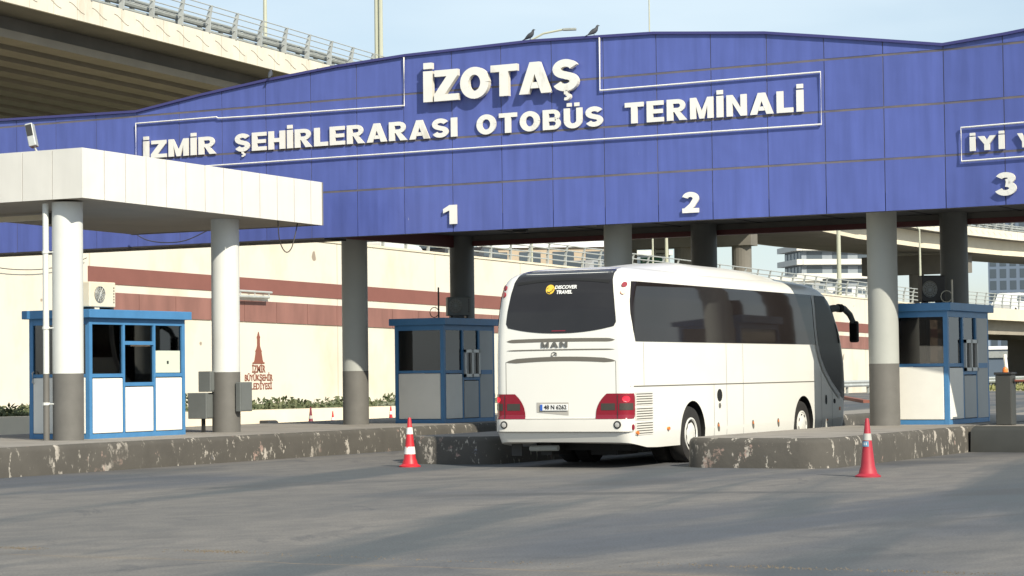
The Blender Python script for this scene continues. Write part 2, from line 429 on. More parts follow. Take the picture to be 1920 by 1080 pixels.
M['barrier_shade'] = mat('barrier_shade_dark', (0.045, 0.046, 0.042), 0.5, 0.1, 3)  # dark tone stands in for shade on the barrier cabinet and kerb block
M['wall'] = wall_mat()

# ------------------------------------------------------------------ mesh helpers
class MB:
    def __init__(s):
        s.v = []; s.f = []; s.m = []
    def add(s, vs, fs, mi=0):
        o = len(s.v)
        s.v += [tuple(v) for v in vs]
        s.f += [tuple(i + o for i in f) for f in fs]
        s.m += [mi] * len(fs)
        return s
    def box(s, x0, x1, y0, y1, z0, z1, mi=0):
        return s.add([(x0, y0, z0), (x1, y0, z0), (x1, y1, z0), (x0, y1, z0), (x0, y0, z1), (x1, y0, z1), (x1, y1, z1), (x0, y1, z1)],
                     [(0, 3, 2, 1), (4, 5, 6, 7), (0, 1, 5, 4), (1, 2, 6, 5), (2, 3, 7, 6), (3, 0, 4, 7)], mi)
    def tube(s, pts, r, n=8, mi=0, r2=None, caps=True):
        pts = [Vector(p) for p in pts]
        vs = []; fs = []
        for i, p in enumerate(pts):
            d = (pts[min(i + 1, len(pts) - 1)] - pts[max(i - 1, 0)]).normalized()
            a = d.cross(Vector((0, 0, 1)))
            if a.length < 1e-3: a = d.cross(Vector((1, 0, 0)))
            a.normalize(); b2 = d.cross(a).normalized()
            rr = r if r2 is None else r + (r2 - r) * i / (len(pts) - 1)
            for k in range(n):
                t = 2 * PI * k / n
                vs.append(p + (a * math.cos(t) + b2 * math.sin(t)) * rr)
        for i in range(len(pts) - 1):
            for k in range(n):
                fs.append((i * n + k, i * n + (k + 1) % n, (i + 1) * n + (k + 1) % n, (i + 1) * n + k))
        if caps:
            fs.append(tuple(range(n))); fs.append(tuple((len(pts) - 1) * n + k for k in reversed(range(n))))
        return s.add(vs, fs, mi)
    def lathe(s, prof, c=(0, 0, 0), n=24, mi=0, ax='z'):
        vs = []; fs = []
        for (r, h) in prof:
            for k in range(n):
                t = 2 * PI * k / n
                a, b2 = r * math.cos(t), r * math.sin(t)
                vs.append((c[0] + a, c[1] + b2, c[2] + h) if ax == 'z' else (c[0] + h, c[1] + a, c[2] + b2) if ax == 'x' else (c[0] + a, c[1] + h, c[2] + b2))
        for i in range(len(prof) - 1):
            for k in range(n):
                fs.append((i * n + k, i * n + (k + 1) % n, (i + 1) * n + (k + 1) % n, (i + 1) * n + k))
        fs.append(tuple(range(n))); fs.append(tuple((len(prof) - 1) * n + k for k in range(n)))
        return s.add(vs, fs, mi)
    def prism(s, poly, f0, f1, mi=0, msd=None):
        """poly of 2D points; f0,f1 map (x,y)->3D for front and back"""
        n = len(poly)
        vs = [f0(*p) for p in poly] + [f1(*p) for p in poly]
        s.add(vs, [tuple(range(n)), tuple(reversed(range(n, 2 * n)))], mi)
        s.add(vs, [(i, i + n, (i + 1) % n + n, (i + 1) % n) for i in range(n)], mi if msd is None else msd)
        return s
    def build(s, name, mats, parent=None, smooth=False, loc=None, bevel=0.0, fix=True):
        me = bpy.data.meshes.new(name)
        me.from_pydata(s.v, [], s.f)
        if not isinstance(mats, (list, tuple)): mats = [mats]
        for m in mats: me.materials.append(M[m] if isinstance(m, str) else m)
        me.polygons.foreach_set('material_index', s.m)
        if fix:
            bm = bmesh.new(); bm.from_mesh(me); bmesh.ops.recalc_face_normals(bm, faces=bm.faces); bm.to_mesh(me); bm.free()
        if smooth:
            me.polygons.foreach_set('use_smooth', [True] * len(me.polygons))
            try: me.set_sharp_from_angle(angle=R(35))
            except Exception: pass
        o = bpy.data.objects.new(name, me)
        COL.objects.link(o)
        if parent: o.parent = parent
        if loc: o.location = loc
        if bevel:
            b = o.modifiers.new('bevel', 'BEVEL'); b.width = bevel; b.segments = 2; b.limit_method = 'ANGLE'; b.angle_limit = R(40)
        return o

def thing(name, label, cat, loc=(0, 0, 0), rz=0, group=None):
    o = bpy.data.objects.new(name, None)
    o.empty_display_size = 0.3
    COL.objects.link(o)
    o.location = loc; o.rotation_euler = (0, 0, rz)
    o['label'] = label; o['category'] = cat
    if group: o['group'] = group
    return o
def tag(o, label, cat, group=None, kind=None):
    o['label'] = label; o['category'] = cat
    if group: o['group'] = group
    if kind: o['kind'] = kind
    return o
def struct(o):
    o['kind'] = 'structure'
    return o
def dup(root, loc, rz, label):
    r = root.copy(); COL.objects.link(r); r.location = loc; r.rotation_euler = (0, 0, rz); r['label'] = label
    for ch in list(root.children):
        c = ch.copy(); COL.objects.link(c); c.parent = r
        for g in list(ch.children):
            d = g.copy(); COL.objects.link(d); d.parent = c
    return r

# ------------------------------------------------------------------ glyphs (cap height 1)
def stroke(pts, t):
    L = []; Rr = []
    n = len(pts)
    for i in range(n):
        a = Vector(pts[max(i - 1, 0)]); b = Vector(pts[min(i + 1, n - 1)])
        d = (b - a).normalized(); nx, ny = -d.y, d.x
        x, y = pts[i]
        L.append((x + nx * t / 2, y + ny * t / 2)); Rr.append((x - nx * t / 2, y - ny * t / 2))
    out = []
    for i in range(n - 1):
        out.append([L[i], L[i + 1], Rr[i + 1], Rr[i]])
    return out
def arc(cx, cy, rx, ry, a0, a1, n=14):
    return [(cx + rx * math.cos(R(a0 + (a1 - a0) * i / n)), cy + ry * math.sin(R(a0 + (a1 - a0) * i / n))) for i in range(n + 1)]
def rect(x0, y0, x1, y1): return [(x0, y0), (x1, y0), (x1, y1), (x0, y1)]
T = 0.25
def cedilla(cx): return [rect(cx - 0.04, -0.10, cx + 0.06, 0.02)] + stroke(arc(cx, -0.17, 0.09, 0.075, 80, -110, 8), 0.09)
def S_(w=0.74):
    c = w / 2; r = c - T / 2
    up = arc(c, 0.70, r, 0.185, 18, 262, 18); lo = arc(c, 0.30, r, 0.185, 98, -162, 18)
    return stroke(up[:-1] + [(c, 0.5)] + lo[1:], T * 0.94)
def glyph(ch):
    if ch in 'Iİ':
        g = [rect(0, 0, .27, 1)]; w = .27
        if ch == 'İ': g.append(rect(0.01, 1.07, .26, 1.27))
        return g, w
    if ch == '1': return [rect(.18, 0, .45, 1), [(-.06, .58), (.18, .72), (.18, 1.0), (-.06, .80)]], .45
    if ch == 'Z': return [rect(.02, .79, .72, 1), rect(0, 0, .74, .21), [(0, .21), (.33, .21), (.72, .79), (.39, .79)]], .74
    if ch == 'M': return [rect(0, 0, .24, 1), rect(.70, 0, .94, 1), [(.24, 1), (.24, .62), (.38, 0), (.47, 0), (.47, .36)], [(.70, 1), (.47, .36), (.47, 0), (.56, 0), (.70, .62)]], .94
    if ch == 'N': return [rect(0, 0, .24, 1), rect(.56, 0, .80, 1), [(.24, 1), (.24, .62), (.56, 0), (.56, .38)]], .80
    if ch == 'H': return [rect(0, 0, .26, 1), rect(.54, 0, .80, 1), rect(.26, .39, .54, .61)], .80
    if ch == 'L': return [rect(0, 0, .26, 1), rect(.26, 0, .64, .22)], .64
    if ch == 'E': return [rect(0, 0, .26, 1), rect(.26, 0, .70, .21), rect(.26, .40, .66, .60), rect(.26, .79, .69, 1)], .70
    if ch == 'T': return [rect(0, .78, .78, 1), rect(.26, 0, .52, .78)], .78
    if ch == 'A': return [[(0, 0), (.27, 0), (.46, .62), (.46, 1), (.32, 1)], [(.92, 0), (.65, 0), (.46, .62), (.46, 1), (.60, 1)], [(.335, .17), (.585, .17), (.53, .36), (.39, .36)]], .92
    if ch == 'Y': return [rect(.32, 0, .58, .42), [(0, 1), (.30, 1), (.45, .68), (.45, .42), (.32, .42)], [(.90, 1), (.60, 1), (.45, .68), (.45, .42), (.58, .42)]], .90
    if ch == 'O': return stroke(arc(.43, .5, .305, .385, 0, 360, 32), T), .86
    if ch in 'UÜ':
        g = [rect(0, .38, .25, 1), rect(.53, .38, .78, 1)] + stroke([(.125, .38)] + arc(.39, .38, .265, .265, 180, 360, 16) + [(.655, .38)], T)
        if ch == 'Ü': g += [rect(.13, 1.08, .33, 1.26), rect(.45, 1.08, .65, 1.26)]
        return g, .78
    if ch in 'SŞ': return S_() + (cedilla(.37) if ch == 'Ş' else []), .74
    if ch == 'R': return [rect(0, 0, .26, 1), [(.30, .42), (.52, .42), (.82, 0), (.52, 0)], rect(.26, .79, .46, 1), rect(.26, .40, .46, .59)] + stroke(arc(.46, .695, .19, .20, 90, -90, 14), .205), .82
    if ch == 'B': return [rect(0, 0, .26, 1), rect(.26, .80, .46, 1), rect(.26, .41, .48, .60), rect(.26, 0, .48, .20)] + stroke(arc(.46, .70, .165, .20, 90, -90, 12), .20) + stroke(arc(.48, .30, .18, .20, 90, -90, 12), .20), .77
    if ch == '2': return stroke(arc(.35, .68, .22, .205, 165, -25, 16) + [(.42, .36), (.20, .14)], .24) + [rect(.02, 0, .68, .22)], .70
    if ch == '3': return stroke(arc(.33, .735, .21, .15, 165, -85, 14), .23) + stroke(arc(.33, .305, .24, .19, 88, -165, 16), .24), .70
    return [], .5

def put_text(txt, x0, x1, z, cap, Y, parent, depth, name='letter', gap=0.09, stand=0.03, mats=('letter', 'letter_side'), ys=None, labels=None):
    """letters standing proud of a face that looks towards -Y"""
    adv = [glyph(c)[1] if c != ' ' else .45 for c in txt]
    tot = sum(adv) + gap * (len(txt) - 1)
    k = (x1 - x0) / tot
    x = x0
    for c, w in zip(txt, adv):
        if c != ' ':
            mb = MB()
            g, _ = glyph(c)
            for i, poly in enumerate(g):
                e = 0.0007 * (i % 3) + (0.0 if i < 3 else 0.0004)
                mb.prism(poly, lambda a, b: (x + a * k, Y - stand - depth - e, z + b * cap), lambda a, b: (x + a * k, Y - stand, z + b * cap), 0, 1)
            o = mb.build(name, mats, parent)
        x += (w + gap) * k

def font_mesh(txt, size, depth=0.002, offset=0.0, spacing=1.0, align='CENTER', name='lettering', matn='letter', parent=None, xf=None, shear=0.0):
    cu = bpy.data.curves.new(name, 'FONT')
    cu.body = txt; cu.size = size; cu.extrude = depth; cu.offset = offset; cu.space_character = spacing
    cu.align_x = align; cu.align_y = 'CENTER'; cu.shear = shear
    cu.resolution_u = 3
    tmp = bpy.data.objects.new(name, cu)
    COL.objects.link(tmp)
    bpy.context.view_layer.update()
    me = bpy.data.meshes.new_from_object(tmp.evaluated_get(bpy.context.evaluated_depsgraph_get()))
    bpy.data.objects.remove(tmp)
    me.materials.clear(); me.materials.append(M[matn])
    me.transform(xf)
    o = bpy.data.objects.new(name, me)
    COL.objects.link(o)
    if parent: o.parent = parent
    return o
# transforms: text lying in XY -> facing -Y ; -> facing +X
def face_minus_y(x, y, z): return Matrix.Translation((x, y, z)) @ Matrix.Rotation(PI / 2, 4, 'X')
def face_plus_x(x, y, z): return Matrix.Translation((x, y, z)) @ Matrix.Rotation(PI / 2, 4, 'Z') @ Matrix.Rotation(PI / 2, 4, 'X')

# ================================================================== GROUND AND TERRAIN
g = MB()
g.add([(-1500, -300, 0), (900, -300, 0), (900, 2500, 0), (-1500, 2500, 0)], [(0, 1, 2, 3)])
struct(g.build('road', 'asphalt'))

WX = -54.0
def wtop(y): return 7.62 - 0.0135 * (y - 66)
# raised ground behind the retaining wall
g = MB()
ys = [10, 66, 110, 140, 165]
vs = []; fs = []
for y in ys:
    zt = wtop(y) - 0.30
    vs += [(WX - 0.6, y, zt), (-420, y, zt + 3), (-420, y, -0.5), (WX - 0.6, y, -0.5)]
for i in range(len(ys) - 1):
    a = i * 4
    for k in range(4): fs.append((a + k, a + (k + 1) % 4, a + 4 + (k + 1) % 4, a + 4 + k))
fs += [(0, 1, 2, 3), tuple(4 * (len(ys) - 1) + k for k in (3, 2, 1, 0))]
g.add(vs, fs)
struct(g.build('raised_terrain', 'earth'))
# far hills
g = MB()
n = 60
vs = []; fs = []
for i in range(n + 1):
    t = i / n
    x = -2300 + 1900 * t; y = 1500 + 400 * t
    h = 26 + 10 * math.sin(t * 9 + 1) + 6 * math.sin(t * 23)
    for (dy, hh) in ((0, 0), (260, h * 0.6), (520, h), (1200, 0)):
        vs.append((x - dy * 0.3, y + dy, hh - (2 if hh == 0 else 0)))
for i in range(n):
    for k in range(3): fs.append((i * 4 + k, i * 4 + k + 1, i * 4 + 5 + k, i * 4 + 4 + k))
g.add(vs, fs)
struct(g.build('hills', 'hill', smooth=True))
# green verge on the far side of the road, sheet 4 mm over the road
g = MB()
g.add([(-60, 150, 0.004), (-40, 150, 0.004), (-30, 330, 0.004), (-160, 330, 0.004)], [(0, 1, 2, 3)])
struct(g.build('verge', 'earth'))

# ------------------------------------------------------------------ retaining wall
wall = thing('retaining_wall', 'long cream rendered retaining wall with two brown bands beyond the toll booths', 'retaining wall', (WX, 66, 0))
g = MB()
Y0w, Y1w = 40, 166
def wseg(mb, z0f, z1f, x0, x1, ya, yb, step=200, mi=0):
    vs = [(x0, ya - 66, z0f(ya)), (x1, ya - 66, z0f(ya)), (x1, yb - 66, z0f(yb)), (x0, yb - 66, z0f(yb)),
          (x0, ya - 66, z1f(ya)), (x1, ya - 66, z1f(ya)), (x1, yb - 66, z1f(yb)), (x0, yb - 66, z1f(yb))]
    mb.add(vs, [(0, 3, 2, 1), (4, 5, 6, 7), (0, 1, 5, 4), (1, 2, 6, 5), (2, 3, 7, 6), (3, 0, 4, 7)], mi)
wseg(g, lambda y: -0.3, wtop, -0.6, 0, Y0w, Y1w)
g.build('wall', 'wall', wall)
g = MB(); wseg(g, lambda y: wtop(y) + 0.003, lambda y: wtop(y) + 0.10, -0.66, 0.05, Y0w, Y1w); g.build('coping', 'cream_conc', wall)
g = MB(); wseg(g, lambda y: 5.19 - .0125 * (y - 66), lambda y: 5.82 - .0125 * (y - 66), 0.0, 0.03, 65.9, Y1w - .1); g.build('band', 'brown_band', wall)
g = MB()
y = 66.6
while y < Y1w - 3:
    wseg(g, lambda q: 4.01 - .0120 * (q - 66), lambda q: 4.88 - .0122 * (q - 66), 0.0, 0.05, y, y + 2.27)
    y += 2.30
g.build('tiled_band', 'brown_tiles', wall)
# emblem: a clock tower outline with the municipality's name, painted flat on the wall
TY = 76.8
def onwall(a, b, d): return (0.012 + d, TY - 66 + a, b)
g = MB()
for poly in ([(-0.42, 2.16), (0.42, 2.16), (0.42, 2.22), (-0.42, 2.22)], [(-0.34, 2.22), (0.34, 2.22), (0.27, 2.34), (-0.27, 2.34)],
             [(-0.28, 2.34), (0.28, 2.34), (0.20, 2.66), (-0.20, 2.66)], [(-0.24, 2.66), (0.24, 2.66), (0.15, 2.78), (-0.15, 2.78)],
             [(-0.15, 2.78), (0.15, 2.78), (0.10, 2.90), (-0.10, 2.90)], [(-0.10, 2.90), (0.10, 2.90), (0.09, 3.22), (-0.09, 3.22)],
             [(-0.12, 3.22), (0.12, 3.22), (0.10, 3.30), (-0.10, 3.30)], [(-0.08, 3.30), (0.08, 3.30), (0.015, 3.48), (-0.015, 3.48)]):
    g.prism(poly, lambda a, b: onwall(a, b, 0.012), lambda a, b: onwall(a, b, 0.0))
g.build('emblem', 'brown_logo', wall)
for (t, s, z, off, wd) in (('İZMİR', 0.42, 1.93, 0.010, .95), ('BÜYÜKŞEHİR', 0.36, 1.57, 0.009, 2.0), ('BELEDİYESİ', 0.37, 1.22, 0.008, 1.9)):
    o = font_mesh(t, s, 0.006, off, 1.0, name='lettering', matn='brown_logo', parent=wall, xf=Matrix())
    xs_ = [v.co.x for v in o.data.vertices]
    o.data.transform(face_plus_x(0.012, TY - 66, z) @ Matrix.Scale(wd / (max(xs_) - min(xs_)), 4, (1, 0, 0)))

# hanging fixture on the wall
fx = thing('wall_fixture', 'long pale metal bracket fixed to the cream strip between the brown bands', 'wall fixture', (WX, 76.1, 5.0))
g = MB()
g.tube([(0.35, -1.1, 0.12), (0.35, 1.2, 0.10)], 0.05); g.tube([(0.35, -1.3, -0.10), (0.35, 1.0, -0.10)], 0.06)
for y in (-1.0, 0, 1.0): g.tube([(0, y, 0.1), (0.35, y, 0.12), (0.35, y, -0.1)], 0.03)
g.build('frame', 'galv', fx)

# ------------------------------------------------------------------ tubular railings with leaning posts
def railing(name, label, path, post_gap, heights, lean, cat, hgt, parent_group=None, thick=0.035, postw=0.10, dark='galv', group=None):
    """path: (x,y,z) points; posts lean outward at the top; rails run along at the given heights"""
    P = [Vector(p) for p in path]
    root = thing(name, label, cat, P[0], 0, group)
    o0 = P[0]
    seg = []; L = 0
    for a, b in zip(P, P[1:]): seg.append((L, a, b, (b - a).length)); L += (b - a).length
    def at(s):
        for (l, a, b, ln) in seg:
            if s <= l + ln + 1e-6: return a + (b - a) * ((s - l) / ln), (b - a).normalized()
        return P[-1], (P[-1] - P[-2]).normalized()
    n = int(L / post_gap)
    for i in range(n + 1):
        p, d = at(min(i * post_gap, L))
        side = Vector((d.y, -d.x, 0))
        mb = MB()
        q = p - o0
        a = q; b = q + Vector((0, 0, hgt * 0.55)) + side * lean * 0.2; c = q + Vector((0, 0, hgt)) + side * lean
        w = postw / 2
        vs = []
        for k, (pt, ww) in enumerate(((a, w * 1.3), (b, w * 1.2), (c, w * 0.75))):
            for sx, sy in ((-1, -1), (1, -1), (1, 1), (-1, 1)):
                vs.append(pt + d * (sx * 0.04) + side * (sy * ww))
        fs = [(0, 1, 2, 3), (8, 11, 10, 9)]
        for k in (0, 4):
            for j in range(4): fs.append((k + j, k + (j + 1) % 4, k + 4 + (j + 1) % 4, k + 4 + j))
        mb.add(vs, fs)
        if i < 95: mb.build('post', dark, root)
    for h in heights:
        off = lean * (h / hgt) ** 2 + 0.02
        pts = []
        for p, (aa) in [(q, None) for q in P]:
            k = P.index(p)
            d = (P[min(k + 1, len(P) - 1)] - P[max(k - 1, 0)]).normalized()
            pts.append(p - o0 + Vector((d.y, -d.x, 0)) * off + Vector((0, 0, h)))
        mb = MB(); mb.tube(pts, thick, 6); mb.build('rail', dark, root)
    return root
railing('wall_railing', 'grey steel railing of leaning posts along the top of the cream retaining wall', [(WX - .25, y, wtop(y) + .103) for y in (45, 120, 165.8)], 2.0,
        (0.28, 0.55, 0.82, 1.08), 0.18, 'railing', 1.12)

# ------------------------------------------------------------------ flyover
FD = Vector((-0.1234, 0.9924, 0)).normalized()
FN = Vector((-FD.y, FD.x, 0))                     # to the far side (left)
ZB = 14.5
fpath = [Vector((-48.3, 30, 0)), Vector((-54.1, 79, 0)), Vector((-60.3, 130, 0)), Vector((-66.6, 187, 0)), Vector((-66.8, 205, 0)), Vector((-65.0, 225, 0)), Vector((-60.0, 252, 0)), Vector((-52, 282, 0)), Vector((-40, 315, 0))]
fly = thing('flyover', 'long concrete road flyover with cream edge panels passing behind the blue gateway', 'flyover', (-54.1, 79, 0))
FO = Vector((-54.1, 79, 0))
def off_path(o):
    r = []
    for k, p in enumerate(fpath):
        d = (fpath[min(k + 1, len(fpath) - 1)] - fpath[max(k - 1, 0)]).normalized()
        r.append(p + Vector((-d.y, d.x, 0)) * o - FO)
    return r
def sweep(mb, o0, o1, z0, z1, mi=0):
    A = off_path(o0); B = off_path(o1)
    vs = []; fs = []
    for a, b in zip(A, B):
        vs += [(a.x, a.y, z0), (b.x, b.y, z0), (b.x, b.y, z1), (a.x, a.y, z1)]
    for i in range(len(A) - 1):
        for k in range(4): fs.append((i * 4 + k, i * 4 + (k + 1) % 4, i * 4 + 4 + (k + 1) % 4, i * 4 + 4 + k))
    fs += [(0, 1, 2, 3), tuple((len(A) - 1) * 4 + k for k in (3, 2, 1, 0))]
    mb.add(vs, fs, mi)
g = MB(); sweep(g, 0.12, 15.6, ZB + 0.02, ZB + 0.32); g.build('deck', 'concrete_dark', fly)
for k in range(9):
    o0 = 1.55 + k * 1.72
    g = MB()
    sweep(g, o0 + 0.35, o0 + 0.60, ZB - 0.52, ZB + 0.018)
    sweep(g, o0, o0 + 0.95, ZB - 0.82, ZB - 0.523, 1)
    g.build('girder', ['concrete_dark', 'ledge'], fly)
A = off_path(1.3); B = off_path(15.4); i0 = 2
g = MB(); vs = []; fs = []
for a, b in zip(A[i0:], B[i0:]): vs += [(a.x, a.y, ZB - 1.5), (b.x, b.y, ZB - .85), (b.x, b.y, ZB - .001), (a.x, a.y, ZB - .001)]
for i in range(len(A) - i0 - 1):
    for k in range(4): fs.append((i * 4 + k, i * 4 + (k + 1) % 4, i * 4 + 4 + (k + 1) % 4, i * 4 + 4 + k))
g.add(vs, [f for i, f in enumerate(fs) if i % 4 != 0], 0); g.add(vs, fs[::4], 1)  # bottom faces get darker concrete: underside shade put into the colour
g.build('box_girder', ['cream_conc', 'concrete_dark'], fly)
# edge panels with a wave cast into each
def path_at(s, o):
    L = 0
    for a, b in zip(fpath, fpath[1:]):
        ln = (b - a).length
        if s <= L + ln:
            d = (b - a).normalized()
            return a + d * (s - L) + Vector((-d.y, d.x, 0)) * o - FO, d
        L += ln
    return fpath[-1] - FO, d
s = 20.0
g = MB(); w = MB()
while s < 285:
    p0, d = path_at(s, 0); p1, _ = path_at(s + 1.46, 0)
    nrm = Vector((d.y, -d.x, 0))
    vs = []
    for p in (p0, p1):
        for (oo, z) in ((0, ZB), (-0.11, ZB), (-0.11, ZB + 0.83), (0, ZB + 0.83)):
            q = p + nrm * oo
            vs.append((q.x, q.y, z))
    g.add(vs, [(0, 3, 2, 1), (4, 5, 6, 7)] + [(k, (k + 1) % 4, 4 + (k + 1) % 4, 4 + k) for k in range(4)])
    pts = []
    for i in range(9):
        t = i / 8
        q = p0 + d * (0.95 + t * 1.0) + nrm * 0.004
        pts.append((q.x, q.y, ZB + 0.42 + 0.15 * math.sin((t - 0.5) * -PI) * (1 if 0 <= t <= 1 else 0)))
    g.tube(pts, 0.012, 4, 1)
    s += 1.50
g.build('edge_panels', [mat('flyover_panels', (0.64, 0.60, 0.51), 0.8, 0.10, 0.8, dark=(0.42, 0.34, 0.24), dpos=(0.55, 0.9), dscale=1.4, dstretch=(1, 1, 0.3)), mat('groove', (0.30, 0.26, 0.20), 0.9)], fly)
g = MB(); sweep(g, 0.55, 0.85, ZB + 0.323, ZB + 0.80); sweep(g, 15.3, 15.6, ZB + 0.323, ZB + 0.9); g.build('kerb_beam', 'concrete', fly)
# crash rails in front of the railing
g = MB()
for (o, z, r) in ((0.45, 0.98, 0.09), (0.45, 1.22, 0.11), (0.60, 1.45, 0.07)):
    g.tube([p + Vector((0, 0, ZB + z)) for p in off_path(o)], r, 8)
s = 21
while s < 230:
    p, d = path_at(s, 0.5); g.box(p.x - .06, p.x + .06, p.y - .09, p.y + .09, ZB + 0.80, ZB + 1.42); s += 1.7
g.build('crash_rail', 'galv_dark', fly)
# piers: two columns carry a cross beam
for sd in (8, 130, 190):
    p, d = path_at(sd, 8.0)
    ang = math.atan2(-d.x, d.y)
    m = Matrix.Translation(p) @ Matrix.Rotation(ang, 4, 'Z')
    g = MB()
    g.box(-5.6, 5.6, -0.9, 0.9, ZB - 3.4, ZB - (1.503 if sd > 100 else 0.825))
    for cx in (-4.6, 0, 4.6): g.lathe([(0.75, -0.02), (0.75, ZB - 3.403)], (cx, 0, 0), 20)
    g.v = [tuple(m @ Vector(v)) for v in g.v]
    g.build('pier', 'concrete_dark', fly)
railing('flyover_railing', 'grey steel railing of slanted posts and thin rails on the flyover edge', [tuple(p + FO + Vector((0, 0, ZB + 0.832))) for p in off_path(0.06)][:6], 2.15,
        (0.35, 0.62, 0.86, 1.06), 0.16, 'railing', 1.08, thick=0.022, postw=0.16)

# street lamps on the flyover and behind it
def lamp_pole(name, label, x, y, z0, z1, r, arm=None, double=False, rz=0):
    root = thing(name, label, 'lamp post', (x, y, z0), rz, 'tall lamp posts around the flyover')
    g = MB()
    if double: g.tube([(-0.13, 0, 0), (-0.13, 0, z1 - z0)], r * .62, 8, r2=r * .5); g.tube([(0.13, 0, 0), (0.13, 0, z1 - z0)], r * .62, 8, r2=r * .5); 
    else: g.tube([(0, 0, 0), (0, 0, z1 - z0)], r, 10, r2=r * 0.55)
    g.build('pole', 'pole', root, smooth=True)
    if arm:
        g = MB(); g.tube([(0, 0, z1 - z0 - .05), (arm * .4, 0, z1 - z0 + .35), (arm, 0, z1 - z0 + .55)], 0.06, 6); g.build('arm', 'pole', root)
        g = MB(); g.box(arm - .1, arm + .65, -.13, .13, z1 - z0 + .47, z1 - z0 + .60); g.build('lamp_head', 'galv_dark', root, bevel=0.03)
    return root
lamp_pole('lamp_post', 'slim pale green lamp post rising from the flyover at the upper left', -66.2, 95, ZB + .3, ZB + 12, 0.13, 2.0)
lamp_pole('lamp_post', 'thick twin-tube lamp post rising behind the top edge of the gateway', -64.6, 103.4, ZB + .3, ZB + 14, 0.21, None, True)
lamp_pole('lamp_post', 'thin grey pole standing up behind the highest part of the gateway roof', -56.2, 120, 7.0, 30, 0.055)
lamp_pole('lamp_post', 'lamp post of which only the long sloping arm shows beside the pigeon', -58.9, 110, 7.0, 20.1, 0.07, 2.0, rz=0.35)
lamp_pole('lamp_post', 'cream lamp post standing on the wall top in front of the apartment block', -54.55, 146.5, wtop(146.5) + .1, 21, 0.16, 2.0)
lamp_pole('lamp_post', 'white lamp post standing near the flyover pier between the two right columns', -56.6, 170, 6.4, 12.5, 0.11, 1.2, rz=2.6)
lamp_pole('lamp_post', 'cream pole with a bracket near the green road sign above the coach roof', -62.0, 134.5, 6.9, 13.6, 0.14, 1.8, rz=1.0)

# ------------------------------------------------------------------ bridge that carries the upper road on past the wall
br = thing('road_bridge', 'low cream road bridge with a lit edge continuing the upper road at the right', 'road bridge', (WX, 166, 0))
zt = 6.02
g = MB(); g.box(-14, 0, 0.01, 124, zt - 0.05, zt + 0.25); g.build('deck', 'concrete', br)
g = MB(); g.box(-0.05, 0.12, 0.01, 124, zt - 0.52, zt + 0.45); g.build('edge_beam', 'cream_conc', br)
g = MB(); g.box(-1.3, -0.9, 0.01, 124, zt - 1.65, zt - 0.053); g.build('girder', 'ledge', br)
g = MB(); g.box(-13, -12.6, 0.01, 124, zt - 1.65, zt - 0.053); g.build('girder', 'concrete_dark', br)
for y in (60, 122):
    g = MB(); g.box(-12, -1.2, y - .6, y + .6, -0.02, zt - 1.653); g.build('pier', 'concrete_dark', br)
railing('bridge_railing', 'grey railing with open bars on the edge of the low road bridge', [(WX + .03, 166.2, zt + .453), (WX + .03, 289, zt + .453)], 2.4, (0.3, 0.6, 0.9, 1.15), 0.15, 'railing', 1.2)

# ------------------------------------------------------------------ guard rail beside the exit road
gr = thing('guard_rail', 'galvanised steel crash barrier on short posts beside the exit road', 'guard rail', (-52, 128, 0))
g = MB()
for z in (0.55, 0.78): g.tube([(0, 0, z), (0, 62, z), (1.5, 130, z)], 0.13, 6)
g.tube([(-.1, 0, 0.66), (-.1, 62, 0.66), (1.4, 130, 0.66)], 0.10, 6)
g.build('beam', 'galv', gr)
for i in range(16):
    g = MB(); g.box(-.16, -.02, i * 4 + .9, i * 4 + 1.05, -.05, .68); g.build('post', 'galv_dark', gr)

# low wall with dry soil, plants behind it, along the foot of the retaining wall
lw = tag(MB().add([(-46.2, 40, -.1), (-41.2, 62.6, -.1), (-38.9, 75, -.1), (-38.0, 90, -.1), (-39.2, 90, -.1), (-40.1, 75, -.1), (-42.4, 62.6, -.1), (-47.4, 40, -.1),
                   (-46.5, 40, .55), (-41.5, 62.6, .55), (-39.2, 75, .55), (-38.3, 90, .55), (-39.2, 90, .55), (-40.1, 75, .55), (-42.4, 62.6, .55), (-47.4, 40, .55)],
                  [(8, 9, 14, 15), (9, 10, 13, 14), (10, 11, 12, 13), (0, 1, 9, 8), (1, 2, 10, 9), (2, 3, 11, 10), (7, 15, 14, 6), (6, 14, 13, 5), (5, 13, 12, 4), (0, 8, 15, 7), (3, 4, 12, 11)]
                  ).build('planter_wall', 'sand'), 'low sandy-coloured planter wall with cracks below the big cream wall', 'planter wall')
g = MB(); g.add([(-47.4, 40, .45), (-42.4, 62.6, .45), (-40.1, 75, .45), (-39.2, 90, .45), (-53.98, 125, .45), (-53.98, 38, .45)], [(0, 1, 2, 3, 4, 5)])
struct(g.build('planting_bed', 'earth'))

def leaves(mb, cx, cy, cz, rx, ry, rz, n, size, mi=0):
    for _ in range(n):
        while True:
            a, b, c = random.uniform(-1, 1), random.uniform(-1, 1), random.uniform(-1, 1)
            if a * a + b * b + c * c < 1: break
        p = Vector((cx + a * rx, cy + b * ry, cz + c * rz))
        u = Vector((random.gauss(0, 1), random.gauss(0, 1), random.gauss(0, 1))).normalized()
        v = u.orthogonal().normalized()
        s2 = size * random.uniform(0.6, 1.4)
        mb.add([p - u * s2, p + v * s2 * .45, p + u * s2, p - v * s2 * .45], [(0, 1, 2, 3)], mi)
g = MB()
for i in range(190):
    t = i / 190
    y = 45 + t * 53
    xb = -44.9 + (y - 56) * (0.15 if y > 56 else .12)
    x = xb - random.uniform(.2, 3.5)
    leaves(g, x, y, .55, .7, .6, .22 + .16 * math.sin(i * 1.7), 60, .10, 0 if (y < 68 or random.random() < .3) else 1)
